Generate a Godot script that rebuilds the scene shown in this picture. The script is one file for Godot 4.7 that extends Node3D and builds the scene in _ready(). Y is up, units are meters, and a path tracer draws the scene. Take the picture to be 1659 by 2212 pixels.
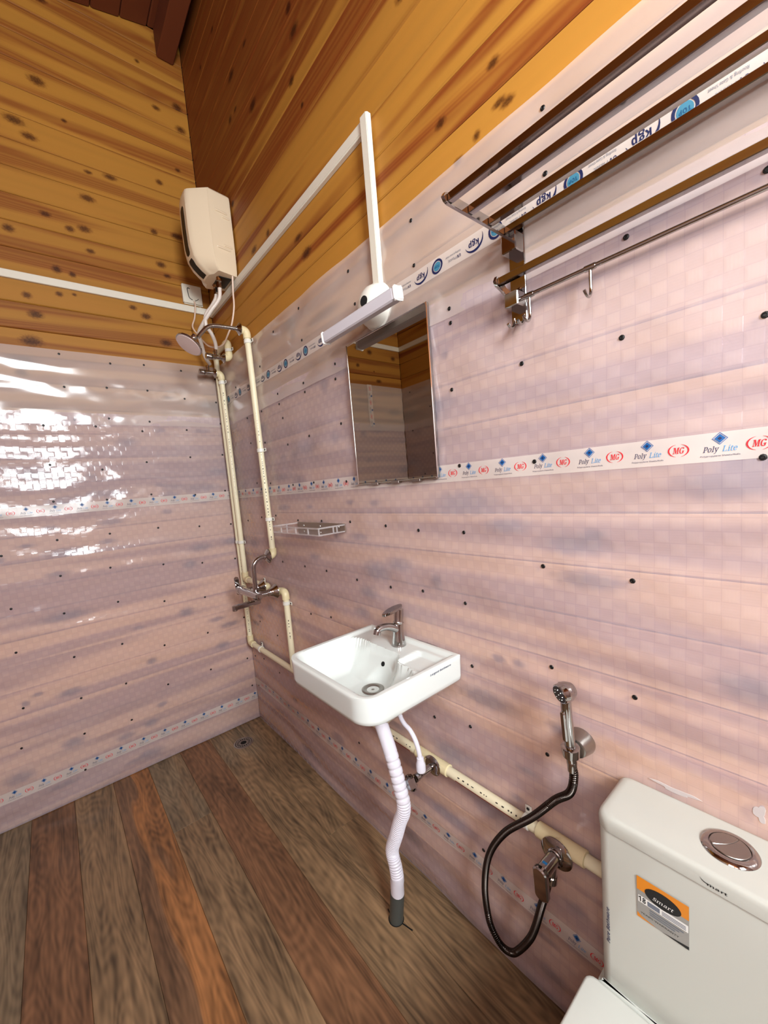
extends Node3D
# A small timber-lined bathroom: x runs along the long (right-hand) wall, z away from it, y up; metres.

const ROOM_X := 3.6
const ROOM_Z := 1.52
const PITCH := 0.1155          # wall boards
const ROW0 := 2.1095           # a joint between two boards
const RIDGE := 3.87
const FALL := 0.25             # the roof falls away from the long wall

var M := {}
var noise := FastNoiseLite.new()
var rng := RandomNumberGenerator.new()
var text_cache := {}


# ------------------------------------------------------------------ mesh builder
class Mb:
	var v := PackedVector3Array()   # three corners a triangle, counter-clockwise seen from outside
	var uv := PackedVector2Array()
	var nn := PackedVector3Array()  # normals, when given

	func tri(a: Vector3, b: Vector3, c: Vector3, ua := Vector2.ZERO, ub := Vector2.ZERO, uc := Vector2.ZERO) -> void:
		v.append(a); v.append(b); v.append(c)
		uv.append(ua); uv.append(ub); uv.append(uc)

	func quad(a: Vector3, b: Vector3, c: Vector3, d: Vector3, ua := Vector2.ZERO, ub := Vector2.ZERO, uc := Vector2.ZERO, ud := Vector2.ZERO) -> void:
		tri(a, b, c, ua, ub, uc)
		tri(a, c, d, ua, uc, ud)

	func outward(from: int) -> void:
		var mid := Vector3.ZERO
		for i in range(from, v.size()):
			mid += v[i]
		mid /= maxf(1.0, v.size() - from)
		var vol := 0.0
		for i in range(from, v.size(), 3):
			vol += (v[i] - mid).dot((v[i + 1] - mid).cross(v[i + 2] - mid))
		if vol < 0.0:
			for i in range(from, v.size(), 3):
				var t := v[i + 1]
				v[i + 1] = v[i + 2]
				v[i + 2] = t
				var u := uv[i + 1]
				uv[i + 1] = uv[i + 2]
				uv[i + 2] = u

	func loft(rings: Array, cap0 := true, cap1 := true) -> Mb:
		var from := v.size()
		for k in rings.size() - 1:
			var a: PackedVector3Array = rings[k]
			var b: PackedVector3Array = rings[k + 1]
			var n := a.size()
			for i in n:
				var j := (i + 1) % n
				quad(a[i], a[j], b[j], b[i])
		for e in 2:
			if (e == 0 and cap0) or (e == 1 and cap1):
				var r: PackedVector3Array = rings[0] if e == 0 else rings[rings.size() - 1]
				var mid := Vector3.ZERO
				for p in r:
					mid += p
				mid /= r.size()
				for i in r.size():
					var j := (i + 1) % r.size()
					if e == 0:
						tri(mid, r[j], r[i])
					else:
						tri(mid, r[i], r[j])
		outward(from)
		return self

	func tube(path: PackedVector3Array, radius: Variant, sides := 12, caps := true) -> Mb:
		var rings := []
		var n := path.size()
		var t := (path[1] - path[0]).normalized()
		var side := t.cross(Vector3.UP)
		if side.length() < 0.2:
			side = t.cross(Vector3.RIGHT)
		side = side.normalized()
		for k in n:
			var dir := Vector3.ZERO
			if k > 0:
				dir += (path[k] - path[k - 1]).normalized()
			if k < n - 1:
				dir += (path[k + 1] - path[k]).normalized()
			dir = dir.normalized()
			side = (side - dir * side.dot(dir)).normalized()
			var up := dir.cross(side)
			var r: float = radius if radius is float else radius[k]
			var ring := PackedVector3Array()
			for i in sides:
				var a := TAU * i / sides
				ring.append(path[k] + (side * cos(a) + up * sin(a)) * r)
			rings.append(ring)
		return loft(rings, caps, caps)

	# profile: Vector2(radius, height along the axis)
	func lathe(profile: Array, at: Vector3, axis := Vector3.UP, sides := 24) -> Mb:
		axis = axis.normalized()
		var s := axis.cross(Vector3.UP)
		if s.length() < 0.1:
			s = axis.cross(Vector3.RIGHT)
		s = s.normalized()
		var t := axis.cross(s)
		var rings := []
		for p in profile:
			var ring := PackedVector3Array()
			for i in sides:
				var a := TAU * i / sides
				ring.append(at + axis * p.y + (s * cos(a) + t * sin(a)) * maxf(p.x, 0.00005))
			rings.append(ring)
		return loft(rings)

	# a box with chamfered edges
	func box(c: Vector3, size: Vector3, b := 0.002, turn := Basis()) -> Mb:
		var h := size / 2.0
		b = minf(b, minf(h.x, minf(h.y, h.z)) * 0.9)
		var rings := []
		for lv in [[-h.y, b], [-h.y + b, 0.0], [h.y - b, 0.0], [h.y, b]]:
			var x: float = h.x - lv[1]
			var z: float = h.z - lv[1]
			var y: float = lv[0]
			var ring := PackedVector3Array()
			for p in [[x, z - b], [x - b, z], [-x + b, z], [-x, z - b], [-x, -z + b], [-x + b, -z], [x - b, -z], [x, -z + b]]:
				ring.append(c + turn * Vector3(p[0], y, p[1]))
			rings.append(ring)
		return loft(rings)

	# a flat outline given a thickness along local z, edges bevelled
	func prism(poly: PackedVector2Array, z0: float, z1: float, bevel: float, at: Transform3D) -> Mb:
		var from := v.size()
		var n := poly.size()
		var inner := PackedVector2Array()
		var turn := 0.0
		for i in n:
			turn += poly[i].cross(poly[(i + 1) % n])
		var sgn := 1.0 if turn > 0 else -1.0
		for i in n:
			var e0 := (poly[i] - poly[(i + n - 1) % n]).normalized()
			var e1 := (poly[(i + 1) % n] - poly[i]).normalized()
			var nrm := (Vector2(-e0.y, e0.x) + Vector2(-e1.y, e1.x)).normalized() * sgn
			inner.append(poly[i] + nrm * bevel)
		var rings := []
		for l in [[inner, z0], [poly, z0 + bevel], [poly, z1 - bevel], [inner, z1]]:
			var ring := PackedVector3Array()
			for p in l[0]:
				ring.append(at * Vector3(p.x, p.y, l[1]))
			rings.append(ring)
		loft(rings, false, false)
		var idx := Geometry2D.triangulate_polygon(inner)
		for k in range(0, idx.size(), 3):
			var a := inner[idx[k]]
			var b := inner[idx[k + 1]]
			var c := inner[idx[k + 2]]
			if (b - a).cross(c - a) < 0:
				var t := b
				b = c
				c = t
			tri(at * Vector3(a.x, a.y, z1), at * Vector3(b.x, b.y, z1), at * Vector3(c.x, c.y, z1))
			tri(at * Vector3(a.x, a.y, z0), at * Vector3(c.x, c.y, z0), at * Vector3(b.x, b.y, z0))
		outward(from)
		return self

	func done(origin := Vector3.ZERO, crease := 38.0) -> ArrayMesh:
		var n := v.size()
		var out_v := PackedVector3Array()
		var out_n := PackedVector3Array()
		var out_u := PackedVector2Array()
		out_v.resize(n)
		out_n.resize(n)
		out_u.resize(n)
		var given := nn.size() == n
		var face := PackedVector3Array()
		var unit := PackedVector3Array()
		var at := {}
		if not given:
			for f in n / 3:
				var g := (v[f * 3 + 1] - v[f * 3]).cross(v[f * 3 + 2] - v[f * 3])
				face.append(g)
				unit.append(g.normalized())
				for k in 3:
					var key := Vector3i((v[f * 3 + k] * 30000.0).round())
					if at.has(key):
						at[key].append(f)
					else:
						at[key] = [f]
		var lim := cos(deg_to_rad(crease))
		for f in n / 3:
			for k in 3:
				var i := f * 3 + k
				var o: int = f * 3 + (3 - k) % 3
				out_v[o] = v[i] - origin
				out_u[o] = uv[i]
				if given:
					out_n[o] = nn[i]
					continue
				var sum := Vector3.ZERO
				for g in at[Vector3i((v[i] * 30000.0).round())]:
					if unit[g].dot(unit[f]) > lim:
						sum += face[g]
				out_n[o] = sum.normalized() if sum.length_squared() > 1e-30 else Vector3.UP
		var arrays := []
		arrays.resize(Mesh.ARRAY_MAX)
		arrays[Mesh.ARRAY_VERTEX] = out_v
		arrays[Mesh.ARRAY_NORMAL] = out_n
		arrays[Mesh.ARRAY_TEX_UV] = out_u
		var m := ArrayMesh.new()
		m.add_surface_from_arrays(Mesh.PRIMITIVE_TRIANGLES, arrays)
		return m


# ------------------------------------------------------------------ nodes
func origin_of(n: Node) -> Vector3:
	var p := Vector3.ZERO
	while n != null and n != self:
		p += (n as Node3D).position
		n = n.get_parent()
	return p


func thing(called: String, label: String, category: String, at := Vector3.ZERO, group := "") -> Node3D:
	var o := Node3D.new()
	o.name = called
	o.position = at
	o.set_meta("label", label)
	o.set_meta("category", category)
	if group:
		o.set_meta("group", group)
	add_child(o, true)
	number(o, called)
	return o


var taken := {}
func number(o: Node, called: String) -> void:
	var n: int = taken.get(called, 0)
	if n > 0:
		o.name = "%s_%03d" % [called, n]
	taken[called] = n + 1


func part(called: String, mb: Mb, material: Material, parent: Node, label := "", crease := 38.0) -> MeshInstance3D:
	var o := MeshInstance3D.new()
	o.name = called
	o.mesh = mb.done(origin_of(parent), crease)
	o.material_override = material
	o.cast_shadow = GeometryInstance3D.SHADOW_CASTING_SETTING_ON
	if label:
		o.set_meta("label", label)
	parent.add_child(o, true)
	return o


func struct(called: String, mb: Mb, material: Material) -> MeshInstance3D:
	var o := part(called, mb, material, self)
	o.set_meta("kind", "structure")
	return o


func piece(called: String, mesh: Mesh, material: Material, parent: Node, at: Vector3) -> MeshInstance3D:
	var o := MeshInstance3D.new()
	o.name = called
	o.mesh = mesh
	o.material_override = material
	o.position = at - origin_of(parent)
	parent.add_child(o, true)
	return o


# ------------------------------------------------------------------ small helpers
func v3s(list: Array) -> PackedVector3Array:
	var p := PackedVector3Array()
	for i in range(0, list.size(), 3):
		p.append(Vector3(list[i], list[i + 1], list[i + 2]))
	return p


func v2s(list: Array) -> PackedVector2Array:
	var p := PackedVector2Array()
	for i in range(0, list.size(), 2):
		p.append(Vector2(list[i], list[i + 1]))
	return p


func spline(pts: PackedVector3Array, step: float) -> PackedVector3Array:
	var c := Curve3D.new()
	c.bake_interval = step
	for i in pts.size():
		var a := pts[maxi(0, i - 1)]
		var b := pts[mini(pts.size() - 1, i + 1)]
		var t := (b - a) / 6.0
		var lim := INF
		if i > 0:
			lim = minf(lim, (pts[i] - pts[i - 1]).length() * 0.45)
		if i < pts.size() - 1:
			lim = minf(lim, (pts[i + 1] - pts[i]).length() * 0.45)
		if t.length() > lim:
			t = t.normalized() * lim
		c.add_point(pts[i], -t, t)
	return c.get_baked_points()


# a path of straight runs with rounded corners
func bent(pts: PackedVector3Array, r: float, steps := 6) -> PackedVector3Array:
	var out := PackedVector3Array()
	out.append(pts[0])
	for i in range(1, pts.size() - 1):
		var a := (pts[i - 1] - pts[i]).normalized()
		var b := (pts[i + 1] - pts[i]).normalized()
		var p0 := pts[i] + a * r
		var p1 := pts[i] + b * r
		for k in steps + 1:
			var t := float(k) / steps
			out.append(p0.lerp(pts[i], t).lerp(pts[i].lerp(p1, t), t))
	out.append(pts[pts.size() - 1])
	return out


func rrect(cx: float, cz: float, hx: float, hz: float, r: Array, seg := 6) -> PackedVector2Array:
	# corner radii: (+x,+z), (-x,+z), (-x,-z), (+x,-z)
	var p := PackedVector2Array()
	var cs := [Vector2(1, 1), Vector2(-1, 1), Vector2(-1, -1), Vector2(1, -1)]
	for k in 4:
		var rad: float = r[k]
		var c: Vector2 = Vector2(cx, cz) + Vector2(cs[k].x * (hx - rad), cs[k].y * (hz - rad))
		for i in seg + 1:
			var a := PI / 2 * k + PI / 2 * i / seg
			p.append(c + Vector2(cos(a), sin(a)) * rad)
	return p


func flat_ring(p: PackedVector2Array, y: float, grow := 0.0, mid := Vector2.ZERO, scale_by := 1.0) -> PackedVector3Array:
	var ring := PackedVector3Array()
	var n := p.size()
	for i in n:
		var q := p[i]
		if grow != 0.0:
			var e := (p[(i + 1) % n] - p[(i + n - 1) % n])
			if e.length() > 1e-6:
				q += Vector2(e.y, -e.x).normalized() * grow
		q = mid + (q - mid) * scale_by if scale_by != 1.0 else q
		ring.append(Vector3(q.x, y, q.y))
	return ring


func mat(called: String, color: Color, rough: float, metal := 0.0) -> StandardMaterial3D:
	var m := StandardMaterial3D.new()
	m.resource_name = called
	m.albedo_color = color
	m.roughness = rough
	m.metallic = metal
	M[called] = m
	return m


func tex(im: Image) -> ImageTexture:
	return ImageTexture.create_from_image(im)


func nz(x: float, y: float) -> float:
	return noise.get_noise_2d(x, y)


# ------------------------------------------------------------------ lettering: triangles of a word, 1 unit = 1 letter height
func word(s: String, face: String, italic := false, bold := false) -> Array:
	var key := s + face + str(italic) + str(bold)
	if text_cache.has(key):
		return text_cache[key]
	var f := SystemFont.new()
	f.font_names = PackedStringArray([face])
	if bold:
		f.font_weight = 700
	var t := TextMesh.new()
	t.text = s
	t.font = f
	t.font_size = 32
	t.pixel_size = 1.0 / 32.0
	t.depth = 0.0
	t.curve_step = 3.0
	var arrays := t.get_mesh_arrays()
	var pos: PackedVector3Array = arrays[Mesh.ARRAY_VERTEX]
	var idx = arrays[Mesh.ARRAY_INDEX]
	var out := PackedVector2Array()
	if idx != null and idx.size() > 0:
		for i in idx:
			out.append(Vector2(pos[i].x, pos[i].y))
	else:
		for p in pos:
			out.append(Vector2(p.x, p.y))
	if italic:
		for i in out.size():
			out[i].x += out[i].y * 0.28
	var lo := Vector2(1e9, 1e9)
	var hi := -lo
	for p in out:
		lo = lo.min(p)
		hi = hi.max(p)
	var res := [out, lo, hi]
	text_cache[key] = res
	return res


# adds flat triangles through a mapping from (u, v) to the world; front seen along n
func ink(mb: Mb, tris: PackedVector2Array, put: Callable, n: Vector3) -> void:
	for i in range(0, tris.size() - 2, 3):
		var a: Vector3 = put.call(tris[i])
		var b: Vector3 = put.call(tris[i + 1])
		var c: Vector3 = put.call(tris[i + 2])
		if (b - a).cross(c - a).dot(n) < 0:
			mb.tri(a, c, b)
		else:
			mb.tri(a, b, c)


func fitted(w: Array, at: Vector2, width: float, height: float, flip := false) -> PackedVector2Array:
	var out := PackedVector2Array()
	var lo: Vector2 = w[1]
	var hi: Vector2 = w[2]
	var mid := (lo + hi) / 2
	var s := Vector2(width / maxf(hi.x - lo.x, 1e-6), height / maxf(hi.y - lo.y, 1e-6))
	for p in w[0]:
		var q: Vector2 = (p - mid) * s
		out.append(at + (-q if flip else q))
	return out


func ring2d(at: Vector2, rx: float, ry: float, w: float, a0 := 0.0, a1 := TAU, seg := 20) -> PackedVector2Array:
	var out := PackedVector2Array()
	for i in seg:
		var b0 := a0 + (a1 - a0) * i / seg
		var b1 := a0 + (a1 - a0) * (i + 1) / seg
		var w0 := w
		var w1 := w
		if a1 - a0 < TAU - 0.01:   # tapered ends
			w0 = w * sin(PI * clampf(float(i) / seg, 0.04, 0.96))
			w1 = w * sin(PI * clampf(float(i + 1) / seg, 0.04, 0.96))
		var p0 := at + Vector2(cos(b0) * rx, sin(b0) * ry)
		var p1 := at + Vector2(cos(b1) * rx, sin(b1) * ry)
		var q0 := at + Vector2(cos(b0) * (rx - w0), sin(b0) * (ry - w0))
		var q1 := at + Vector2(cos(b1) * (rx - w1), sin(b1) * (ry - w1))
		for p in [p0, p1, q1, p0, q1, q0]:
			out.append(p)
	return out


func quad2d(a: Vector2, b: Vector2, c: Vector2, d: Vector2) -> PackedVector2Array:
	return PackedVector2Array([a, b, c, a, c, d])


# ------------------------------------------------------------------ textures
func put_px(b: PackedByteArray, i: int, c: Vector3) -> void:
	b[i] = int(clampf(pow(c.x, 0.4545), 0, 1) * 255)
	b[i + 1] = int(clampf(pow(c.y, 0.4545), 0, 1) * 255)
	b[i + 2] = int(clampf(pow(c.z, 0.4545), 0, 1) * 255)


# pine boards laid along u: one image for a whole wall face, its joints at ROW0 + k * PITCH
func pine(width_m: float, y0: float, y1: float, ppm: float, sd: float, bias: Array, knots: Array) -> ImageTexture:
	var w := int(width_m * ppm)
	var h := int((y1 - y0) * ppm)
	var b := PackedByteArray()
	b.resize(w * h * 3)
	var light := Vector3(0.42, 0.190, 0.026)
	var dark := Vector3(0.19, 0.036, 0.0045)
	if sd > 2.5:   # unvarnished boards under the plastic
		light = Vector3(0.62, 0.36, 0.16)
		dark = Vector3(0.32, 0.14, 0.065)
	var lut := PackedByteArray()
	lut.resize(1025)
	for i in 1025:
		lut[i] = int(pow(i / 1024.0, 0.4545) * 255)
	var st := sd * 31.7
	var amount: float = [0.8, 0.50, 0.68, 0.75][int(sd)]
	for j in h:
		var y := y1 - (j + 0.5) / ppm
		var rowf := (y - ROW0) / PITCH
		var row := floori(rowf)
		var t := rowf - row
		var s := st + row * 13.37
		var tone := (0.10 if row >= 0 else 0.30) * sin(row * 12.9 + sd * 4.1)
		var bs: float = bias[posmod(row, bias.size())] if row >= 0 else 0.25 * sin(row * 7.7 + sd)
		var fine := y * 900.0
		var i3 := j * w * 3
		for i in w:
			var u := i / ppm
			var warp := nz(u * 13.0 + s * 9.0, t * 34.0 + s * 3.0)
			var heart := clampf((nz(u * 17.0 + s * 21.0, t * 42.0 + s * 7.0) + bs) * 2.0 + 0.36, 0.0, 1.0)
			var rings := sin((t * 4.0 + warp * 3.2 + u * 0.1) * 8.0)
			var g := nz(u * 26.0 + s, fine + s) * 0.5
			var m := clampf(heart * amount + rings * 0.07 * (0.3 + heart) + g * 0.14 + 0.06, 0.0, 1.0)
			m = m * m * (3.0 - 2.0 * m)
			var k := 1.0 + tone + g * 0.12
			b[i3] = lut[clampi(int((light.x + (dark.x - light.x) * m) * k * 1024.0), 0, 1024)]
			b[i3 + 1] = lut[clampi(int((light.y + (dark.y - light.y) * m) * k * 1024.0), 0, 1024)]
			b[i3 + 2] = lut[clampi(int((light.z + (dark.z - light.z) * m) * k * 1024.0), 0, 1024)]
			i3 += 3
	# knots: u, y, length, height
	for kk in range(0, knots.size(), 4):
		var ku: float = knots[kk]
		var ky: float = knots[kk + 1]
		var ru: float = knots[kk + 2]
		var ry: float = knots[kk + 3]
		for j in range(maxi(0, int((y1 - ky - ry * 2.2) * ppm)), mini(h, int((y1 - ky + ry * 2.2) * ppm) + 1)):
			for i in range(maxi(0, int((ku - ru * 2.2) * ppm)), mini(w, int((ku + ru * 2.2) * ppm) + 1)):
				var d := Vector2((i / ppm - ku) / ru, (y1 - j / ppm - ky) / ry).length()
				d += 0.25 * nz(i * 6.0, j * 9.0)
				var k := 1.0
				if d < 1.0:
					k = 0.24 + 0.16 * d * d + 0.08 * sin(d * 14.0)
				elif d < 2.0:
					k = lerpf(0.55, 1.0, smoothstep(1.0, 2.0, d))
				if k < 1.0:
					var q := (j * w + i) * 3
					for c in 3:
						b[q + c] = int(b[q + c] * pow(k, 0.4545 * (1.0 + 0.25 * c)))
	return tex(Image.create_from_data(w, h, false, Image.FORMAT_RGB8, b))


func some_knots(width_m: float, y0: float, y1: float, n: int, sd: int) -> Array:
	var r := RandomNumberGenerator.new()
	r.seed = sd
	var out := []
	for i in n:
		var row := r.randi_range(int((y0 - ROW0) / PITCH) - 1, int((y1 - ROW0) / PITCH))
		var y := ROW0 + (row + r.randf_range(0.2, 0.8)) * PITCH
		var k := r.randf_range(0.004, 0.013)
		out.append_array([r.randf_range(0.0, width_m), y, k * r.randf_range(1.0, 2.2), k])
	return out


const PLANK := 0.1595
const FLOOR_PPM := 520.0
# printed planks of the vinyl floor, tone by row and by length of plank
func vinyl() -> ImageTexture:
	var w := int(ROOM_X * FLOOR_PPM)
	var h := int(ROOM_Z * FLOOR_PPM)
	var b := PackedByteArray()
	b.resize(w * h * 3)
	var tan_c := Vector3(0.235, 0.148, 0.076)
	var grey := Vector3(0.205, 0.148, 0.086)
	var red := Vector3(0.190, 0.092, 0.043)
	var orange := Vector3(0.310, 0.135, 0.045)
	var brown := Vector3(0.165, 0.090, 0.047)
	# per row: tones of successive lengths
	var tones := [[tan_c, tan_c, brown, tan_c], [tan_c, tan_c, brown, tan_c], [red, red, red, brown], [grey, tan_c, tan_c, grey], [orange, orange, orange, red], [tan_c, tan_c, brown, tan_c], [red, red, brown, red], [grey, grey, tan_c, grey], [tan_c, red, tan_c, red], [red, tan_c, red, tan_c]]
	var lut := PackedByteArray()
	lut.resize(1025)
	for i in 1025:
		lut[i] = int(pow(i / 1024.0, 0.4545) * 255)
	for j in h:
		var z := (j + 0.5) / FLOOR_PPM
		var row := int((z - 0.003) / PLANK)
		var t := (z - 0.003) / PLANK - row
		var i3 := j * w * 3
		for i in w:
			var x := i / FLOOR_PPM
			var seg := plank_of(row, x)
			var c: Vector3 = tones[row][mini(seg, 3)]
			var s := row * 41.3 + seg * 17.9
			var arch := nz(x * 55.0 + s * 5.0, t * 60.0 + s)
			var fig := sin((t * 3.0 + arch * 2.2 + x * 0.5) * 11.0)
			var fine := nz(x * 95.0 + s, z * 1500.0)
			var blot := nz(x * 60.0 + s * 3.0, z * 260.0 + s)
			var k := 0.97 + 0.13 * fig + 0.34 * fine + 0.24 * blot + 0.22 * nz(x * 420.0 + s, z * 2600.0)
			if row == 4:   # a dark half along this plank
				var e := clampf((t - 0.52 + 0.4 * arch) * 7.0, 0.0, 1.0)
				c = c.lerp(brown, e * 0.9)
			elif row == 3:
				c = c.lerp(tan_c, clampf((0.45 - t + 0.5 * arch) * 5.0, 0.0, 1.0) * 0.6)
			# scuffed, paler patch round the floor drain
			var dd := Vector2(x - 0.19, z - 0.19).length()
			c = c.lerp(Vector3(0.24, 0.175, 0.105), 0.75 * (1.0 - smoothstep(0.05, 0.20, dd + 0.09 * blot)))
			b[i3] = lut[clampi(int(c.x * k * 1024.0), 0, 1024)]
			b[i3 + 1] = lut[clampi(int(c.y * k * 1024.0), 0, 1024)]
			b[i3 + 2] = lut[clampi(int(c.z * k * 1024.0), 0, 1024)]
			i3 += 3
	return tex(Image.create_from_data(w, h, false, Image.FORMAT_RGB8, b))


func plank_starts(row: int) -> Array:
	var first: float = [1.05, 1.95, 1.88, 0.57, 1.95, 1.85, 1.92, 1.30, 0.7, 1.1][row]
	var out := [0.0, first]
	while out[-1] + 1.22 < ROOM_X - 0.05:
		out.append(out[-1] + 1.22)
	return out


func plank_of(row: int, x: float) -> int:
	var first: float = [1.05, 1.95, 1.88, 0.57, 1.95, 1.85, 1.92, 1.30, 0.7, 1.1][row]
	return 0 if x < first else 1 + int((x - first) / 1.22)


# basket weave of the polypropylene sheet: [colour, relief]
func weave() -> Array:
	var n := 192
	var a := PackedByteArray()
	var r := PackedByteArray()
	a.resize(n * n * 3)
	r.resize(n * n)
	for j in n:
		for i in n:
			var u := i / float(n) * 2.0
			var v := j / float(n) * 2.0
			var over := (int(u) + int(v)) % 2 == 0
			var fu := u - int(u) - 0.5
			var fv := v - int(v) - 0.5
			var edge := maxf(absf(fu), absf(fv))
			var strand := 0.5 + 0.5 * sin((fu if over else fv) * TAU * 5.0)
			var dome := 1.0 - pow(edge * 2.0, 4.0)
			var c := 0.965 + (0.035 if over else 0.0) * dome - 0.055 * smoothstep(0.455, 0.5, edge) * (1.0 if over else 0.4) - 0.006 * strand
			var hgt := 0.45 + (0.35 if over else -0.1) * dome + 0.06 * strand
			var q := (j * n + i) * 3
			a[q] = int(c * 255)
			a[q + 1] = int(c * 255)
			a[q + 2] = int((c * 0.6 + 0.4 * 0.98) * 255)
			r[j * n + i] = int(clampf(hgt, 0, 1) * 255)
	return [tex(Image.create_from_data(n, n, false, Image.FORMAT_RGB8, a)), tex(Image.create_from_data(n, n, false, Image.FORMAT_L8, r))]


func materials() -> void:
	var chrome := mat("chrome", Color(0.70, 0.695, 0.69), 0.07, 1.0)
	chrome.metallic_specular = 0.6
	mat("brushed_steel", Color(0.66, 0.65, 0.63), 0.28, 1.0)
	var cer := mat("ceramic", Color(0.865, 0.89, 0.875), 0.10)
	cer.clearcoat_enabled = true
	cer.clearcoat = 0.5
	cer.clearcoat_roughness = 0.04
	var wc := mat("toilet_ceramic", Color(0.765, 0.77, 0.735), 0.16)
	wc.clearcoat_enabled = true
	wc.clearcoat = 0.3
	wc.clearcoat_roughness = 0.08
	mat("seat_plastic", Color(0.81, 0.82, 0.79), 0.22)
	mat("pipe_cream", Color(0.90, 0.865, 0.74), 0.38)
	mat("fitting_cream", Color(0.88, 0.825, 0.66), 0.40)
	mat("pipe_print", Color(0.20, 0.17, 0.14), 0.6)
	mat("pipe_red", Color(0.42, 0.08, 0.07), 0.6)
	mat("white_plastic", Color(0.88, 0.87, 0.83), 0.30)
	mat("trunking", Color(0.86, 0.84, 0.78), 0.40)
	mat("heater_shell", Color(0.87, 0.80, 0.69), 0.22)
	mat("heater_trim", Color(0.008, 0.008, 0.009), 0.5)
	mat("hose_white", Color(0.84, 0.80, 0.76), 0.38)
	mat("cord_pale", Color(0.86, 0.76, 0.68), 0.42)
	mat("waste_white", Color(0.90, 0.89, 0.93), 0.34)
	mat("pipe_grey", Color(0.30, 0.32, 0.31), 0.45)
	mat("black", Color(0.02, 0.02, 0.02), 0.4)
	mat("dark_hole", Color(0.008, 0.008, 0.008), 0.9)
	mat("screw", Color(0.03, 0.028, 0.028), 0.45, 0.0)
	mat("hose_steel", Color(0.26, 0.235, 0.22), 0.20, 1.0)
	mat("diffuser", Color(0.80, 0.79, 0.82), 0.45)
	mat("lamp_end", Color(0.95, 0.95, 0.94), 0.25)
	mat("print_red", Color(0.86, 0.10, 0.16), 0.5)
	mat("print_blue", Color(0.05, 0.34, 0.58), 0.5)
	mat("print_sky", Color(0.28, 0.58, 0.78), 0.5)
	mat("print_navy", Color(0.07, 0.12, 0.30), 0.5)
	mat("print_teal", Color(0.07, 0.33, 0.50), 0.5)
	mat("print_pale_teal", Color(0.25, 0.50, 0.60), 0.5)
	mat("print_grey", Color(0.42, 0.45, 0.50), 0.5)
	mat("print_black", Color(0.03, 0.03, 0.04), 0.5)
	mat("print_white", Color(0.92, 0.92, 0.90), 0.5)
	mat("label_orange", Color(0.86, 0.52, 0.05), 0.35)
	mat("label_silver", Color(0.62, 0.61, 0.59), 0.30, 0.3)
	mat("band_white", Color(0.90, 0.86, 0.83, 0.60), 0.30).transparency = BaseMaterial3D.TRANSPARENCY_ALPHA
	var mirror := mat("mirror", Color(0.66, 0.62, 0.57), 0.015, 1.0)
	mirror.metallic_specular = 0.5
	var ac := mat("acrylic", Color(0.97, 0.97, 0.97, 0.06), 0.04)
	ac.transparency = BaseMaterial3D.TRANSPARENCY_ALPHA
	var ace := mat("acrylic_edge", Color(0.80, 0.78, 0.78, 0.32), 0.08)
	ace.transparency = BaseMaterial3D.TRANSPARENCY_ALPHA
	var pane := mat("window_pane", Color(0.9, 0.92, 0.93), 0.5)
	pane.emission_enabled = true
	pane.emission = Color(1.0, 0.97, 0.92)
	pane.emission_energy_multiplier = 3.0
	mat("lining", Color(0.76, 0.66, 0.64), 0.4)
	mat("groove", Color(0.10, 0.05, 0.025), 0.9)

	noise.noise_type = FastNoiseLite.TYPE_SIMPLEX_SMOOTH
	noise.seed = 7
	noise.frequency = 0.03
	noise.fractal_type = FastNoiseLite.FRACTAL_NONE
	var left_bias := [-0.35, 0.25, -0.25, -0.15, -0.12, 0.0, -0.35, 0.05, -0.4, -0.05, 0.1, -0.05, 0.2, 0.1, 0.2, 0.1]
	var right_bias := [-0.55, -0.1, -0.1, -0.05, -0.45, 0.65, 0.55, 0.9, 0.75, 1.0, 0.7, 1.0, 1.0, 0.9, 1.0, 1.0]
	var lk := [0.83, 2.18, 0.028, 0.016, 0.80, 2.30, 0.02, 0.012, 0.72, 3.075, 0.02, 0.011, 0.53, 2.885, 0.022, 0.011, 0.42, 3.02, 0.02, 0.009, 0.66, 3.33, 0.022, 0.014, 0.05, 3.51, 0.018, 0.013, 0.045, 3.40, 0.018, 0.012, 0.40, 2.41, 0.012, 0.008, 0.70, 2.41, 0.010, 0.008, 0.62, 2.72, 0.013, 0.010, 0.55, 2.64, 0.013, 0.008, 0.25, 2.82, 0.012, 0.01, 0.82, 2.38, 0.012, 0.01]
	lk.append_array(some_knots(ROOM_Z, 2.1, 3.8, 46, 5))
	var rk := [1.86, 2.20, 0.012, 0.006, 1.745, 2.155, 0.010, 0.006, 1.80, 2.175, 0.007, 0.007, 0.62, 2.50, 0.02, 0.010, 1.30, 2.46, 0.014, 0.009, 1.10, 2.98, 0.02, 0.012, 0.75, 3.0, 0.022, 0.013, 0.45, 2.79, 0.012, 0.010, 1.70, 2.27, 0.012, 0.008, 1.0, 2.36, 0.02, 0.008]
	rk.append_array(some_knots(ROOM_X, 2.1, 3.8, 60, 6))
	var under := some_knots(ROOM_X, 0.1, 2.1, 150, 9)
	for i in range(0, under.size(), 4):   # larger stains under the sheet
		under[i + 2] *= 1.2 + 3.0 * fposmod(i * 0.37, 1.0)
		under[i + 3] *= 1.2 + 0.9 * fposmod(i * 0.73, 1.0)
	for w in [["left_high", ROOM_Z, ROW0, 3.9, 430.0, 1.0, left_bias, lk], ["right_high", ROOM_X, ROW0, 3.9, 430.0, 2.0, right_bias, rk], ["low", ROOM_X, 0.0, ROW0, 260.0, 3.0, [0.0], under]]:
		var m := mat("pine_" + w[0], Color.WHITE, 0.55)
		m.albedo_texture = pine(w[1], w[2], w[3], w[4], w[5], w[6], w[7])
		m.metallic_specular = 0.35
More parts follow.
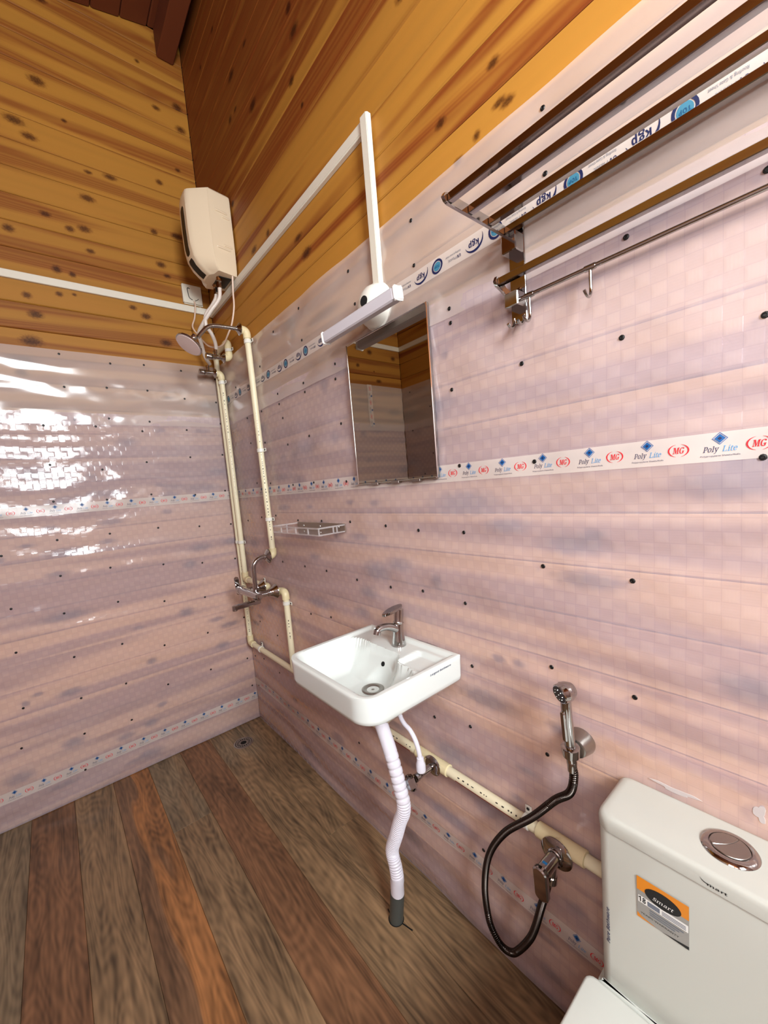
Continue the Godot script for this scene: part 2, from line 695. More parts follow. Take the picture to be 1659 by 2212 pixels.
	mat("pine_plain", Color(0.62, 0.36, 0.16), 0.6)
	mat("pine_dark", Color(0.42, 0.20, 0.09), 0.65)
	var vf := mat("vinyl", Color.WHITE, 0.42)
	vf.albedo_texture = vinyl()
	vf.metallic_specular = 0.45
	mat("vinyl_back", Color(0.12, 0.08, 0.05), 0.8)
	var wv := weave()
	for s in [["sheet_low", Color(0.915, 0.850, 0.885, 0.41)], ["sheet_high", Color(0.92, 0.87, 0.85, 0.38)]]:
		var m := mat(s[0], s[1], 0.13)
		m.transparency = BaseMaterial3D.TRANSPARENCY_ALPHA
		if s[0] == "sheet_low":
			m.albedo_texture = wv[0]
			m.uv1_scale = Vector3(1.0 / 0.048, 1.0 / 0.048, 1)
			m.heightmap_enabled = true
			m.heightmap_texture = wv[1]
			m.heightmap_scale = 0.07
		m.metallic_specular = 0.62


# ------------------------------------------------------------------ walls
class Wall:
	var o: Vector3      # corner at the floor
	var u: Vector3      # along the wall
	var n: Vector3      # into the room
	var length: float
	func at(a: float, y: float, d: float) -> Vector3:
		return o + u * a + Vector3.UP * y + n * d


func boards(w: Wall, node: Node3D, high: String, high_len: float) -> void:
	var k := -19
	while true:
		var y0 := maxf(0.0, ROW0 + k * PITCH + 0.0013)
		var y1 := minf(ROW0 + (k + 1) * PITCH, RIDGE)
		if y1 - y0 < 0.03:
			break
		var a0 := 0.002
		var a1 := w.length - 0.002
		var cut := false
		if w.u.z > 0.5:   # under the falling roof
			cut = true
		elif w.o.z > 1.0 and y1 > RIDGE - FALL * ROOM_Z:
			break
		elif w.o.z > 1.0:
			a1 = WIN2_X0 - 0.06
		var low := k < 0
		var mb := Mb.new()
		var b := 0.0035
		var from := 0
		var prof := [[y0, -0.012], [y0, -b], [y0 + b, 0.0], [y1 - b, 0.0], [y1, -b], [y1, -0.012]]
		for i in prof.size() - 1:
			var p: Array = prof[i]
			var q: Array = prof[i + 1]
			var us := high_len if not low else ROOM_X
			var vt := 3.9 if not low else ROW0
			var vh := 3.9 - ROW0 if not low else ROW0
			var bp := minf(a1, (RIDGE + 0.02 - p[0]) / FALL) if cut else a1
			var bq := minf(a1, (RIDGE + 0.02 - q[0]) / FALL) if cut else a1
			var e0 := Vector2(a0 / us, (vt - p[0]) / vh)
			var e1 := Vector2(bp / us, (vt - p[0]) / vh)
			var e2 := Vector2(bq / us, (vt - q[0]) / vh)
			var e3 := Vector2(a0 / us, (vt - q[0]) / vh)
			mb.quad(w.at(a0, p[0], p[1]), w.at(bp, p[0], p[1]), w.at(bq, q[0], q[1]), w.at(a0, q[0], q[1]), e0, e1, e2, e3)
		for e in ([a0] if cut else [a0, a1]):
			for i in range(1, prof.size() - 1):
				mb.tri(w.at(e, prof[0][0], prof[0][1]), w.at(e, prof[i][0], prof[i][1]), w.at(e, prof[i + 1][0], prof[i + 1][1]))
		# orientation: the face must look into the room
		var face := (mb.v[13] - mb.v[12]).cross(mb.v[14] - mb.v[12])
		if face.dot(w.n) < 0:
			for i in range(0, mb.v.size(), 3):
				var t := mb.v[i + 1]
				mb.v[i + 1] = mb.v[i + 2]
				mb.v[i + 2] = t
				var tu := mb.uv[i + 1]
				mb.uv[i + 1] = mb.uv[i + 2]
				mb.uv[i + 2] = tu
		part("board", mb, M["pine_low"] if low else M[high], node)
		k += 1


var screw_mesh: ArrayMesh

# one plastic sheet: u from a0 to a1, y from y0 to y1; spots are its screws
func sheet(w: Wall, label: String, a0: float, a1: float, y0: float, y1: float, gap: float, material: String, spots: PackedVector2Array, sd: float, group := "") -> Dictionary:
	var node := thing("plastic_sheet", label, "wall sheet", w.at((a0 + a1) / 2, y0, 0.0), group)
	var rough_ := func(u: float, y: float) -> float:
		var pin := 1.0
		for s in spots:
			var d2 := (s.x - u) * (s.x - u) + (s.y - y) * (s.y - y)
			if d2 < 0.03:
				pin = minf(pin, 1.0 - 0.92 * exp(-d2 / 0.0035))
		var edge := minf(1.0, minf(absf(u - a0), absf(a1 - u)) / 0.05)
		var f := 0.5 + 0.75 * nz(u * 42.0 + sd * 90.0, y * 130.0 + sd * 40.0) + 0.25 * nz(u * 150.0 + sd * 11.0, y * 330.0)
		var fold := 0.0022 * cos((y - ROW0) / PITCH * TAU + 3.0 * nz(u * 40.0 + sd * 7.0, y * 90.0)) + 0.0009 * nz(u * 110.0 + sd * 17.0, y * 800.0)
		return gap + 0.0032 + (0.0062 * maxf(0.0, f) * (0.3 + 0.7 * edge) + fold) * pin
	var nu := int((a1 - a0) / 0.016)
	var ny := int((y1 - y0) / 0.010)
	var hgt := PackedFloat32Array()
	hgt.resize((nu + 1) * (ny + 1))
	for j in ny + 1:
		for i in nu + 1:
			hgt[j * (nu + 1) + i] = rough_.call(a0 + (a1 - a0) * i / nu, y0 + (y1 - y0) * j / ny)
	var st := Vector2((a1 - a0) / nu, (y1 - y0) / ny)
	var depth := func(p: Vector2) -> float:   # height of the drawn surface
		var fx := clampf((p.x - a0) / st.x, 0.0, nu - 0.001)
		var fy := clampf((p.y - y0) / st.y, 0.0, ny - 0.001)
		var i := int(fx)
		var j := int(fy)
		var tx := fx - i
		var ty := fy - j
		var q := j * (nu + 1) + i
		return lerpf(lerpf(hgt[q], hgt[q + 1], tx), lerpf(hgt[q + nu + 1], hgt[q + nu + 2], tx), ty)
	var nrm := PackedVector3Array()
	for j in ny + 1:
		for i in nu + 1:
			var gx := (hgt[j * (nu + 1) + mini(nu, i + 1)] - hgt[j * (nu + 1) + maxi(0, i - 1)]) / (2 * st.x)
			var gy := (hgt[mini(ny, j + 1) * (nu + 1) + i] - hgt[maxi(0, j - 1) * (nu + 1) + i]) / (2 * st.y)
			nrm.append((w.n - w.u * gx - Vector3.UP * gy).normalized())
	var mb := Mb.new()
	var flip := w.u.cross(Vector3.UP).dot(w.n) < 0
	for j in ny:
		for i in nu:
			var idx := [j * (nu + 1) + i, j * (nu + 1) + i + 1, (j + 1) * (nu + 1) + i + 1, (j + 1) * (nu + 1) + i]
			for k in ([0, 2, 1, 0, 3, 2] if flip else [0, 1, 2, 0, 2, 3]):
				var q: int = idx[k]
				var a: float = a0 + st.x * (q % (nu + 1))
				var y: float = y0 + st.y * (q / (nu + 1))
				mb.v.append(w.at(a, y, hgt[q]))
				mb.uv.append(Vector2(a, -y))
				mb.nn.append(nrm[q])
	part("sheet_film", mb, M[material], node)
	if screw_mesh == null:
		screw_mesh = Mb.new().lathe([Vector2(0.0052, 0), Vector2(0.0052, 0.0005), Vector2(0.0042, 0.0018), Vector2(0.0026, 0.0022), Vector2(0.0020, 0.0012), Vector2(0, 0.0012)], Vector3.ZERO, Vector3.UP, 10).done()
	for s in spots:
		if s.x > a0 and s.x < a1 and s.y > y0 - 0.02 and s.y < y1 + 0.02:
			var o := piece("screw", screw_mesh, M["screw"], node, w.at(s.x, s.y, rough_.call(s.x, s.y) + 0.0004))
			o.basis = Basis(Quaternion(Vector3.UP, w.n))
	return {"node": node, "depth": depth, "a0": a0, "a1": a1}


func band_strip(w: Wall, sh: Dictionary, a0: float, a1: float, y0: float, y1: float, upright := false) -> MeshInstance3D:
	var mb := Mb.new()
	var n := int(maxf(a1 - a0, 0.05) / 0.018) + 1
	var rows := 3 if not upright else int((y1 - y0) / 0.018)
	for j in rows:
		for i in n:
			var q := []
			for c in [[0, 0], [1, 0], [1, 1], [0, 1]]:
				var p := Vector2(a0 + (a1 - a0) * (i + c[0]) / n, y0 + (y1 - y0) * (j + c[1]) / rows)
				q.append(w.at(p.x, p.y, sh.depth.call(p) + 0.0007))
			if w.u.cross(Vector3.UP).dot(w.n) < 0:
				mb.quad(q[0], q[3], q[2], q[1])
			else:
				mb.quad(q[0], q[1], q[2], q[3])
	return part("printed_band", mb, M["band_white"], sh.node, "white printed band across the sheet", 60.0)


# repeating marks of the lower sheets: red letters in brackets, blue diamond over two words
func marks_low(w: Wall, sh: Dictionary, y0: float, first: float, step: float, mirrored: bool, turned := false, count := 99) -> void:
	var a0: float = sh.a0
	var a1: float = sh.a1
	var strip := band_strip(w, sh, a0, a1, y0, y0 + 0.047) if not turned else band_strip(w, sh, first - 0.022, first + 0.022, y0, y0 + count * step, true)
	var red := Mb.new()
	var blue := Mb.new()
	var navy := Mb.new()
	var sky := Mb.new()
	var k := 0
	while k < count:
		var c := first + step * k
		if not turned and c > a1 - 0.06:
			break
		var put := func(p: Vector2) -> Vector3:
			var q := Vector2(c + (-p.x if mirrored else p.x), y0 + 0.0235 + p.y)
			if turned:
				q = Vector2(first + p.y, y0 + 0.05 + k * step - p.x)
			return w.at(q.x, q.y, sh.depth.call(q) + 0.0013)
		ink(red, fitted(word("MG", "Droid Serif", true, true), Vector2(-0.024, 0), 0.0165, 0.0105), put, w.n)
		ink(red, ring2d(Vector2(-0.024, 0), 0.0150, 0.0110, 0.0022, PI * 0.58, PI * 1.42, 10), put, w.n)
		ink(red, ring2d(Vector2(-0.024, 0), 0.0150, 0.0110, 0.0022, -PI * 0.42, PI * 0.42, 10), put, w.n)
		ink(sky, fitted(word("Lite", "Droid Serif", true), Vector2(0.0420, -0.0030), 0.0185, 0.0095), put, w.n)
		ink(navy, fitted(word("Poly", "Droid Serif", true), Vector2(0.0190, -0.0045), 0.0205, 0.0122), put, w.n)
		ink(navy, fitted(word("Polypropylene Sheets/Rolls", "Droid Sans"), Vector2(0.0300, -0.0145), 0.049, 0.0034), put, w.n)
		var m := Vector2(0.030, 0.0135)
		ink(blue, quad2d(m + Vector2(-0.0072, 0), m + Vector2(0, -0.0072), m + Vector2(0.0072, 0), m + Vector2(0, 0.0072)), put, w.n)
		for e in 4:
			var r0 := Vector2(0.0100, 0).rotated(PI / 2 * e)
			var r1 := Vector2(0.0100, 0).rotated(PI / 2 * (e + 1))
			ink(blue, quad2d(m + r0, m + r1, m + r1 * 0.88, m + r0 * 0.88), put, w.n)
		var put2 := func(p: Vector2) -> Vector3: return put.call(p) + w.n * 0.0004
		ink(navy, quad2d(m + Vector2(-0.0028, 0), m + Vector2(0, -0.0028), m + Vector2(0.0028, 0), m + Vector2(0, 0.0028)), put2, w.n)
		k += 1
	for p in [["red_print", red, "print_red"], ["blue_print", blue, "print_blue"], ["pale_blue_print", sky, "print_sky"], ["navy_print", navy, "print_navy"]]:
		part(p[0], p[1], M[p[2]], strip).set_meta("kind", "stuff")


# repeating marks of the upper sheet, printed upside down
func marks_high(w: Wall, sh: Dictionary, y0: float) -> void:
	var strip := band_strip(w, sh, sh.a0, sh.a1, y0, y0 + 0.045)
	var navy := Mb.new()
	var teal := Mb.new()
	var grey := Mb.new()
	var pale := Mb.new()
	var k := -9
	while k < 9:
		var c := 1.614 + 0.171 * k
		k += 1
		if c < sh.a0 + 0.03 or c > sh.a1 - 0.14:
			continue
		var put := func(p: Vector2) -> Vector3:
			var q := Vector2(c + p.x, y0 + 0.0225 + p.y)
			return w.at(q.x, q.y, sh.depth.call(q) + 0.0013)
		var put2 := func(p: Vector2) -> Vector3: return put.call(p) + w.n * 0.0004
		ink(navy, fitted(word("kgp", "Droid Sans", false, true), Vector2(0, 0.0015), 0.029, 0.0185, true), put, w.n)
		ink(navy, ring2d(Vector2(0.001, 0.006), 0.026, 0.0245, 0.0060, PI * 1.10, PI * 2.12, 14), put, w.n)
		ink(navy, ring2d(Vector2(0.059, 0), 0.0182, 0.0182, 0.0050), put, w.n)
		ink(pale, ring2d(Vector2(0.059, 0), 0.0115, 0.0115, 0.0115), put, w.n)
		ink(teal, fitted(word("TOP", "Droid Sans", false, true), Vector2(0.059, 0), 0.016, 0.0065, true), put2, w.n)
		ink(navy, fitted(word("UV", "Droid Sans", false, true), Vector2(0.127, -0.006), 0.012, 0.0075, true), put, w.n)
		ink(grey, fitted(word("Plastic", "Droid Sans"), Vector2(0.107, -0.006), 0.024, 0.0070, true), put, w.n)
		ink(grey, fitted(word("Roofing & Gate Sheet", "Droid Sans"), Vector2(0.110, 0.006), 0.046, 0.0060, true), put, w.n)
	for p in [["navy_print", navy, "print_navy"], ["teal_print", teal, "print_teal"], ["pale_teal_print", pale, "print_pale_teal"], ["grey_print", grey, "print_grey"]]:
		part(p[0], p[1], M[p[2]], strip).set_meta("kind", "stuff")


func room() -> void:
	# floor: a slab, its printed vinyl planks lying on it
	var fl := struct("floor", Mb.new().box(Vector3(ROOM_X / 2, -0.052, ROOM_Z / 2), Vector3(ROOM_X + 0.2, 0.098, ROOM_Z + 0.2), 0.004), M["vinyl_back"])
	for row in 10:
		var z0 := 0.003 + PLANK * row if row > 0 else 0.0
		var z1 := minf(0.003 + PLANK * (row + 1), ROOM_Z)
		if z1 - z0 < 0.02:
			continue
		var starts := plank_starts(row)
		for s in starts.size():
			var x0: float = starts[s]
			var x1: float = starts[s + 1] if s + 1 < starts.size() else ROOM_X
			var mb := Mb.new()
			var g := 0.0011
			var c := [Vector3(x0 + g, 0, z0 + g), Vector3(x1 - g, 0, z0 + g), Vector3(x1 - g, 0, z1 - g), Vector3(x0 + g, 0, z1 - g)]
			var d := [Vector3(x0, -0.0025, z0), Vector3(x1, -0.0025, z0), Vector3(x1, -0.0025, z1), Vector3(x0, -0.0025, z1)]
			var uvs := []
			for p in c + d:
				uvs.append(Vector2(p.x / ROOM_X, p.z / ROOM_Z))
			mb.quad(c[3], c[2], c[1], c[0], uvs[3], uvs[2], uvs[1], uvs[0])
			for i in 4:
				var j := (i + 1) % 4
				mb.quad(c[i], c[j], d[j], d[i], uvs[i], uvs[j], uvs[4 + j], uvs[4 + i])
			part("plank", mb, M["vinyl"], fl, "", 20.0)
	# walls: backing, then boards
	var left := Wall.new()
	left.o = Vector3.ZERO
	left.u = Vector3(0, 0, 1)
	left.n = Vector3(1, 0, 0)
	left.length = ROOM_Z
	var right := Wall.new()
	right.o = Vector3.ZERO
	right.u = Vector3(1, 0, 0)
	right.n = Vector3(0, 0, 1)
	right.length = ROOM_X
	var back := Wall.new()
	back.o = Vector3(0, 0, ROOM_Z)
	back.u = Vector3(1, 0, 0)
	back.n = Vector3(0, 0, -1)
	back.length = ROOM_X
	var gable := PackedVector2Array([Vector2(-0.1, 0), Vector2(-0.1, RIDGE + 0.02), Vector2(ROOM_Z + 0.1, RIDGE - FALL * (ROOM_Z + 0.1)), Vector2(ROOM_Z + 0.1, 0)])
	var side := Transform3D(Basis(Vector3(0, 0, 1), Vector3(0, 1, 0), Vector3(-1, 0, 0)), Vector3.ZERO)
	var wl := struct("wall_left", Mb.new().prism(gable, 0.012, 0.1, 0.001, side), M["groove"])
	var wr := struct("wall_right", Mb.new().box(Vector3(ROOM_X / 2, RIDGE / 2, -0.055), Vector3(ROOM_X + 0.02, RIDGE, 0.086), 0.001), M["groove"])
	var wbm := Mb.new()
	var zb := ROOM_Z + 0.055
	wbm.box(Vector3(WIN2_X0 / 2, 1.74, zb), Vector3(WIN2_X0, 3.48, 0.086), 0.001)
	wbm.box(Vector3((WIN2_X1 + ROOM_X) / 2, 1.74, zb), Vector3(ROOM_X - WIN2_X1, 3.48, 0.086), 0.001)
	wbm.box(Vector3((WIN2_X0 + WIN2_X1) / 2, WIN2_Y0 / 2, zb), Vector3(WIN2_X1 - WIN2_X0, WIN2_Y0, 0.086), 0.001)
	wbm.box(Vector3((WIN2_X0 + WIN2_X1) / 2, (WIN2_Y1 + 3.48) / 2, zb), Vector3(WIN2_X1 - WIN2_X0, 3.48 - WIN2_Y1, 0.086), 0.001)
	var wb := struct("wall_back", wbm, M["pine_plain"])
	var lb := Mb.new()
	lb.box(Vector3((WIN2_X0 + WIN2_X1) / 2, WIN2_Y0 / 2, ROOM_Z - 0.004), Vector3(WIN2_X1 - WIN2_X0 + 0.1, WIN2_Y0 - 0.02, 0.006), 0.001)
	lb.box(Vector3((WIN2_X1 + ROOM_X) / 2 + 0.03, 1.07, ROOM_Z - 0.004), Vector3(ROOM_X - WIN2_X1 - 0.08, 2.14, 0.006), 0.001)
	part("wall_lining", lb, M["lining"], wb)
	boards(left, wl, "pine_left_high", ROOM_Z)
	boards(right, wr, "pine_right_high", ROOM_X)
	boards(back, wb, "pine_right_high", ROOM_X)
	# the wall behind the camera, round a window
	var wf := Mb.new()
	var x := ROOM_X + 0.05
	wf.box(Vector3(x, WIN_Y0 / 2, ROOM_Z / 2), Vector3(0.1, WIN_Y0, ROOM_Z + 0.2), 0.001)
	wf.box(Vector3(x, (WIN_Y1 + RIDGE) / 2 + 0.03, ROOM_Z / 2), Vector3(0.1, RIDGE - WIN_Y1 + 0.06, ROOM_Z + 0.2), 0.001)
	wf.box(Vector3(x, (WIN_Y0 + WIN_Y1) / 2, (WIN_Z0 - 0.1) / 2), Vector3(0.1, WIN_Y1 - WIN_Y0, WIN_Z0 + 0.1), 0.001)
	wf.box(Vector3(x, (WIN_Y0 + WIN_Y1) / 2, (WIN_Z1 + ROOM_Z + 0.1) / 2), Vector3(0.1, WIN_Y1 - WIN_Y0, ROOM_Z + 0.1 - WIN_Z1), 0.001)
	var wfn := struct("wall_front", wf, M["pine_plain"])
	var ln := Mb.new()
	ln.box(Vector3(ROOM_X - 0.004, WIN_Y0 / 2, ROOM_Z / 2), Vector3(0.006, WIN_Y0 - 0.02, ROOM_Z - 0.02), 0.001)
	for e in [[0.01, WIN_Z0], [WIN_Z1, ROOM_Z - 0.01]]:
		ln.box(Vector3(ROOM_X - 0.004, (WIN_Y0 + 2.14) / 2, (e[0] + e[1]) / 2), Vector3(0.006, 2.14 - WIN_Y0, e[1] - e[0]), 0.001)
	part("wall_lining", ln, M["lining"], wfn)
	# ceiling falling away from the long wall, boarded along the room
	var cb := Basis(Vector3(1, 0, 0), Vector3(0, 1, FALL).normalized(), Vector3(0, -FALL, 1).normalized())
	var cl := struct("ceiling", Mb.new().box(Vector3(ROOM_X / 2, RIDGE + 0.075 - FALL * ROOM_Z / 2, ROOM_Z / 2), Vector3(ROOM_X + 0.3, 0.1, 1.9), 0.002, cb), M["groove"])
	for k in 13:
		var z := -0.03 + 0.125 * k
		part("ceiling_board", Mb.new().box(Vector3(ROOM_X / 2, RIDGE + 0.012 - FALL * z, z), Vector3(ROOM_X - 0.004, 0.018, 0.124), 0.004, cb), M["pine_dark"], cl)
	var beam := thing("roof_beam", "dark timber beam under the roof ridge along the boarded wall", "beam", Vector3(ROOM_X / 2, 3.71, 0.086))
	part("beam_timber", Mb.new().box(Vector3(ROOM_X / 2, 3.776, 0.086), Vector3(ROOM_X - 0.004, 0.132, 0.082), 0.004), M["pine_dark"], beam)
	window("window_1", Vector3(ROOM_X, (WIN_Y0 + WIN_Y1) / 2, (WIN_Z0 + WIN_Z1) / 2), Vector3(0, 0, 1), Vector3(-1, 0, 0), WIN_Z1 - WIN_Z0, WIN_Y1 - WIN_Y0)
	window("window_2", Vector3((WIN2_X0 + WIN2_X1) / 2, (WIN2_Y0 + WIN2_Y1) / 2, ROOM_Z + 0.012), Vector3(1, 0, 0), Vector3(0, 0, -1), WIN2_X1 - WIN2_X0, WIN2_Y1 - WIN2_Y0)

	# plastic sheets screwed over the boards
	var lu := v2s([0.74, 2.13, 0.39, 2.12, 0.21, 2.11, 0.54, 2.11, 0.03, 2.08, 0.57, 1.99, 0.39, 1.99, 0.74, 1.98, 0.21, 1.96, 0.04, 1.95, 0.98, 1.84, 0.58, 1.84, 0.03, 1.83, 0.72, 1.83, 0.40, 1.83])
	var ll := v2s([0.22, 1.79, 0.64, 1.80, 0.84, 1.80, 0.44, 1.78, 0.04, 1.65, 0.22, 1.64, 0.84, 1.62, 0.44, 1.62, 0.64, 1.59, 0.44, 1.45, 0.85, 1.45, 0.05, 1.44, 0.64, 1.44, 0.22, 1.43, 0.65, 1.27, 0.86, 1.27, 0.43, 1.27, 0.22, 1.25, 0.04, 1.24, 1.06, 1.23, 0.87, 1.10, 0.67, 1.10, 0.43, 1.07, 0.23, 1.04, 0.04, 1.03, 1.06, 0.99, 0.66, 0.92, 0.88, 0.92, 0.45, 0.87, 0.24, 0.84, 1.07, 0.79, 0.87, 0.70, 0.67, 0.70, 0.03, 0.66, 0.25, 0.63, 0.48, 0.63, 1.08, 0.53, 0.87, 0.49, 0.68, 0.49, 0.26, 0.41, 0.49, 0.41, 0.04, 0.40, 1.11, 0.35, 0.88, 0.31, 0.68, 0.29, 0.03, 0.22, 0.90, 0.13])
	var ru := v2s([0.97, 2.11, 1.96, 2.11, 1.59, 2.10, 0.74, 2.10, 1.30, 2.10, 0.57, 2.00, 1.80, 2.00, 1.32, 1.99, 1.96, 1.99, 0.97, 1.99, 0.25, 1.98, 1.59, 1.985, 0.72, 1.84, 1.18, 1.84, 1.70, 1.83, 0.95, 1.83, 2.40, 2.10, 2.42, 1.99, 2.45, 1.84])
	var rl := v2s([0.72, 1.795, 0.95, 1.795, 1.70, 1.795, 2.28, 1.80, 0.53, 1.80, 2.10, 1.80, 0.35, 1.80, 1.17, 1.79, 0.74, 1.73, 0.36, 1.67, 0.53, 1.65, 1.89, 1.64, 1.69, 1.63, 2.09, 1.63, 1.18, 1.63, 0.95, 1.62, 0.76, 1.61, 2.28, 1.60, 0.38, 1.46, 0.54, 1.45, 0.77, 1.43, 0.95, 1.43, 1.70, 1.43, 1.18, 1.42, 1.91, 1.42, 2.28, 1.39, 0.56, 1.29, 0.39, 1.28, 0.78, 1.27, 1.18, 1.27, 0.98, 1.27, 0.20, 1.26, 1.38, 1.26, 1.70, 1.25, 1.53, 1.25, 1.92, 1.18, 2.10, 1.17, 1.53, 1.06, 0.80, 1.06, 0.58, 1.06, 0.98, 1.06, 1.38, 1.05, 1.69, 1.05, 1.19, 1.05, 1.93, 0.94, 2.10, 0.93, 1.70, 0.87, 0.98, 0.86, 0.81, 0.84, 1.91, 0.71, 1.68, 0.68, 0.20, 0.67, 0.60, 0.67, 1.54, 0.65, 0.42, 0.64, 0.19, 0.44, 0.39, 0.42, 0.06, 0.42, 0.06, 0.23, 2.5, 1.8, 2.5, 1.6, 2.5, 1.4, 2.5, 1.2, 1.7, 0.3, 1.1, 0.35, 1.4, 0.35])
	var ls := sheet(left, "glossy pinkish plastic sheet with two printed bands on the shower-corner wall", 0.004, ROOM_Z - 0.01, 0.004, 1.862, 0.0035, "sheet_low", ll, 1.0)
	marks_low(left, ls, 1.388, 0.05, 0.1035, true)
	marks_low(left, ls, 0.128, 0.05, 0.1035, true)
	var lh := sheet(left, "narrow upper plastic sheet between pine boards and glossy sheet below the heater plate", 0.004, ROOM_Z - 0.01, 1.808, 2.148, 0.0055, "sheet_high", lu, 2.0)
	marks_low(left, lh, 1.84, 1.17, 0.1035, false, true, 3)
	var rs := sheet(right, "woven pinkish plastic sheet with coloured printed bands behind mirror, basin and toilet", 0.012, ROOM_X - 0.01, 0.004, 1.862, 0.0035, "sheet_low", rl, 3.0)
	marks_low(right, rs, 1.389, 0.102, 0.0999, false)
	marks_low(right, rs, 0.226, 0.140, 0.0999, false)
	var rh := sheet(right, "upper plastic sheet with upside-down blue printing behind the towel rack", 0.012, ROOM_X - 0.01, 1.808, 2.146, 0.0055, "sheet_high", ru, 4.0)
	marks_high(right, rh, 1.921)
	var bs := sheet(back, "plastic sheet with printed band on the wall seen in the mirror", 0.012, 2.2, 0.004, 1.862, 0.0035, "sheet_low", v2s([0.1, 1.8, 0.3, 1.6, 0.2, 1.45, 0.5, 1.8, 0.5, 1.5]), 5.0)
	marks_low(back, bs, 1.389, 0.102, 0.0999, true)
	sheet(back, "upper plastic sheet below pine boards on the wall seen in the mirror", 0.012, 2.2, 1.808, 2.146, 0.0055, "sheet_high", v2s([0.1, 2.1, 0.4, 2.1, 0.3, 1.95]), 6.0)


const WIN_Y0 := 1.66     # opening behind the camera
const WIN_Y1 := 2.66
const WIN_Z0 := 0.55
const WIN_Z1 := 1.19
const WIN2_X0 := 2.40    # opening in the wall opposite the basin
const WIN2_X1 := 2.94
const WIN2_Y0 := 1.62
const WIN2_Y1 := 2.42

# a frosted two-light window: at its centre, «across» along the wall, «inward» into the room
func window(called: String, c: Vector3, across: Vector3, inward: Vector3, wid: float, hgt: float) -> void:
	var b := Basis(across, Vector3.UP, across.cross(Vector3.UP))
	var at := c - inward * 0.03
	var f := Mb.new()
	for s in [-1.0, 1.0]:
		f.box(at + across * s * (wid / 2 - 0.02), Vector3(0.04, hgt, 0.06), 0.003, b)
		f.box(at + Vector3.UP * s * (hgt / 2 - 0.02), Vector3(wid - 0.08, 0.04, 0.06), 0.003, b)
	f.box(at, Vector3(wid - 0.08, 0.03, 0.05), 0.003, b)
	var fr := struct(called, f, M["white_plastic"])
	for s in [-1.0, 1.0]:
		part("window_pane", Mb.new().box(at - inward * 0.012 + Vector3.UP * s * (hgt / 4 - 0.012), Vector3(wid - 0.08, hgt / 2 - 0.055, 0.006), 0.001, b), M["window_pane"], fr)


# ------------------------------------------------------------------ plumbing
func clip(parent: Node3D, at: Vector3, tab: Vector3, along: Vector3) -> void:
	# saddle clip round a pipe that runs along «along», its screw tab reaching out by «tab»
	var mb := Mb.new()
	mb.lathe([Vector2(0.0165, -0.009), Vector2(0.018, -0.008), Vector2(0.018, 0.008), Vector2(0.0165, 0.009)], at, along, 16)
	var t := tab.normalized()
	var c := at + t * 0.027 + Vector3(0, 0, -0.010)
	mb.box(c, Vector3(0.022, 0.017, 0.004) if absf(t.x) > 0.5 else Vector3(0.017, 0.022, 0.004), 0.0015)
	var o := part("pipe_clip", mb, M["white_plastic"], parent)
	part("clip_screw", Mb.new().lathe([Vector2(0.0042, 0), Vector2(0.0042, 0.001), Vector2(0.002, 0.0028), Vector2(0, 0.0028)], c + t * 0.003 + Vector3(0, 0, 0.002), Vector3(0, 0, 1), 8), M["screw"], o)


func socket(mb: Mb, a: Vector3, b: Vector3) -> void:
	var d := (b - a).length()
	mb.lathe([Vector2(0.0150, 0), Vector2(0.0188, 0.001), Vector2(0.0188, d - 0.001), Vector2(0.0150, d)], a, b - a, 16)


func elbow(parent: Node3D, at: Vector3, d0: Vector3, d1: Vector3, reach := 0.036) -> void:
	var p := bent(PackedVector3Array([at + d0 * reach, at, at + d1 * reach]), 0.020, 6)
	var r := []
	for i in p.size():
		r.append(0.0186)
	part("pipe_elbow", Mb.new().tube(p, r, 16), M["fitting_cream"], parent)


func pipe_lettering(parent: Node3D, a: Vector3, b: Vector3, face: Vector3, sd: int, stripe := false) -> void:
	# small printed characters along a pipe
	var r := RandomNumberGenerator.new()
	r.seed = sd
	var d := (b - a).normalized()
	var up := face.cross(d).normalized()
	var mb := Mb.new()
	var t := 0.02
	var l := (b - a).length()
	while t < l - 0.02:
		var w := r.randf_range(0.003, 0.008)
		if r.randf() < 0.78:
			var c := a + d * t + face * 0.01475
			var hh := r.randf_range(0.0012, 0.0020)
			mb.quad(c - up * hh, c + d * w - up * hh, c + d * w + up * hh, c + up * hh)
		t += w + r.randf_range(0.003, 0.012)
	var o := part("pipe_print", mb, M["pipe_print"], parent)
	o.set_meta("kind", "stuff")
	if stripe:
		var s := Mb.new()
		var off := (face * 0.75 - Vector3.UP * 0.66).normalized()
		t = 0.03
		while t < l - 0.1:
			var w := minf(r.randf_range(0.16, 0.24), l - t - 0.02)
			s.box(a + d * (t + w / 2) + off * 0.0141, Vector3(w, 0.0024, 0.0024), 0.0003)
			t += w + 0.035
		part("red_stripe", s, M["pipe_red"], parent)


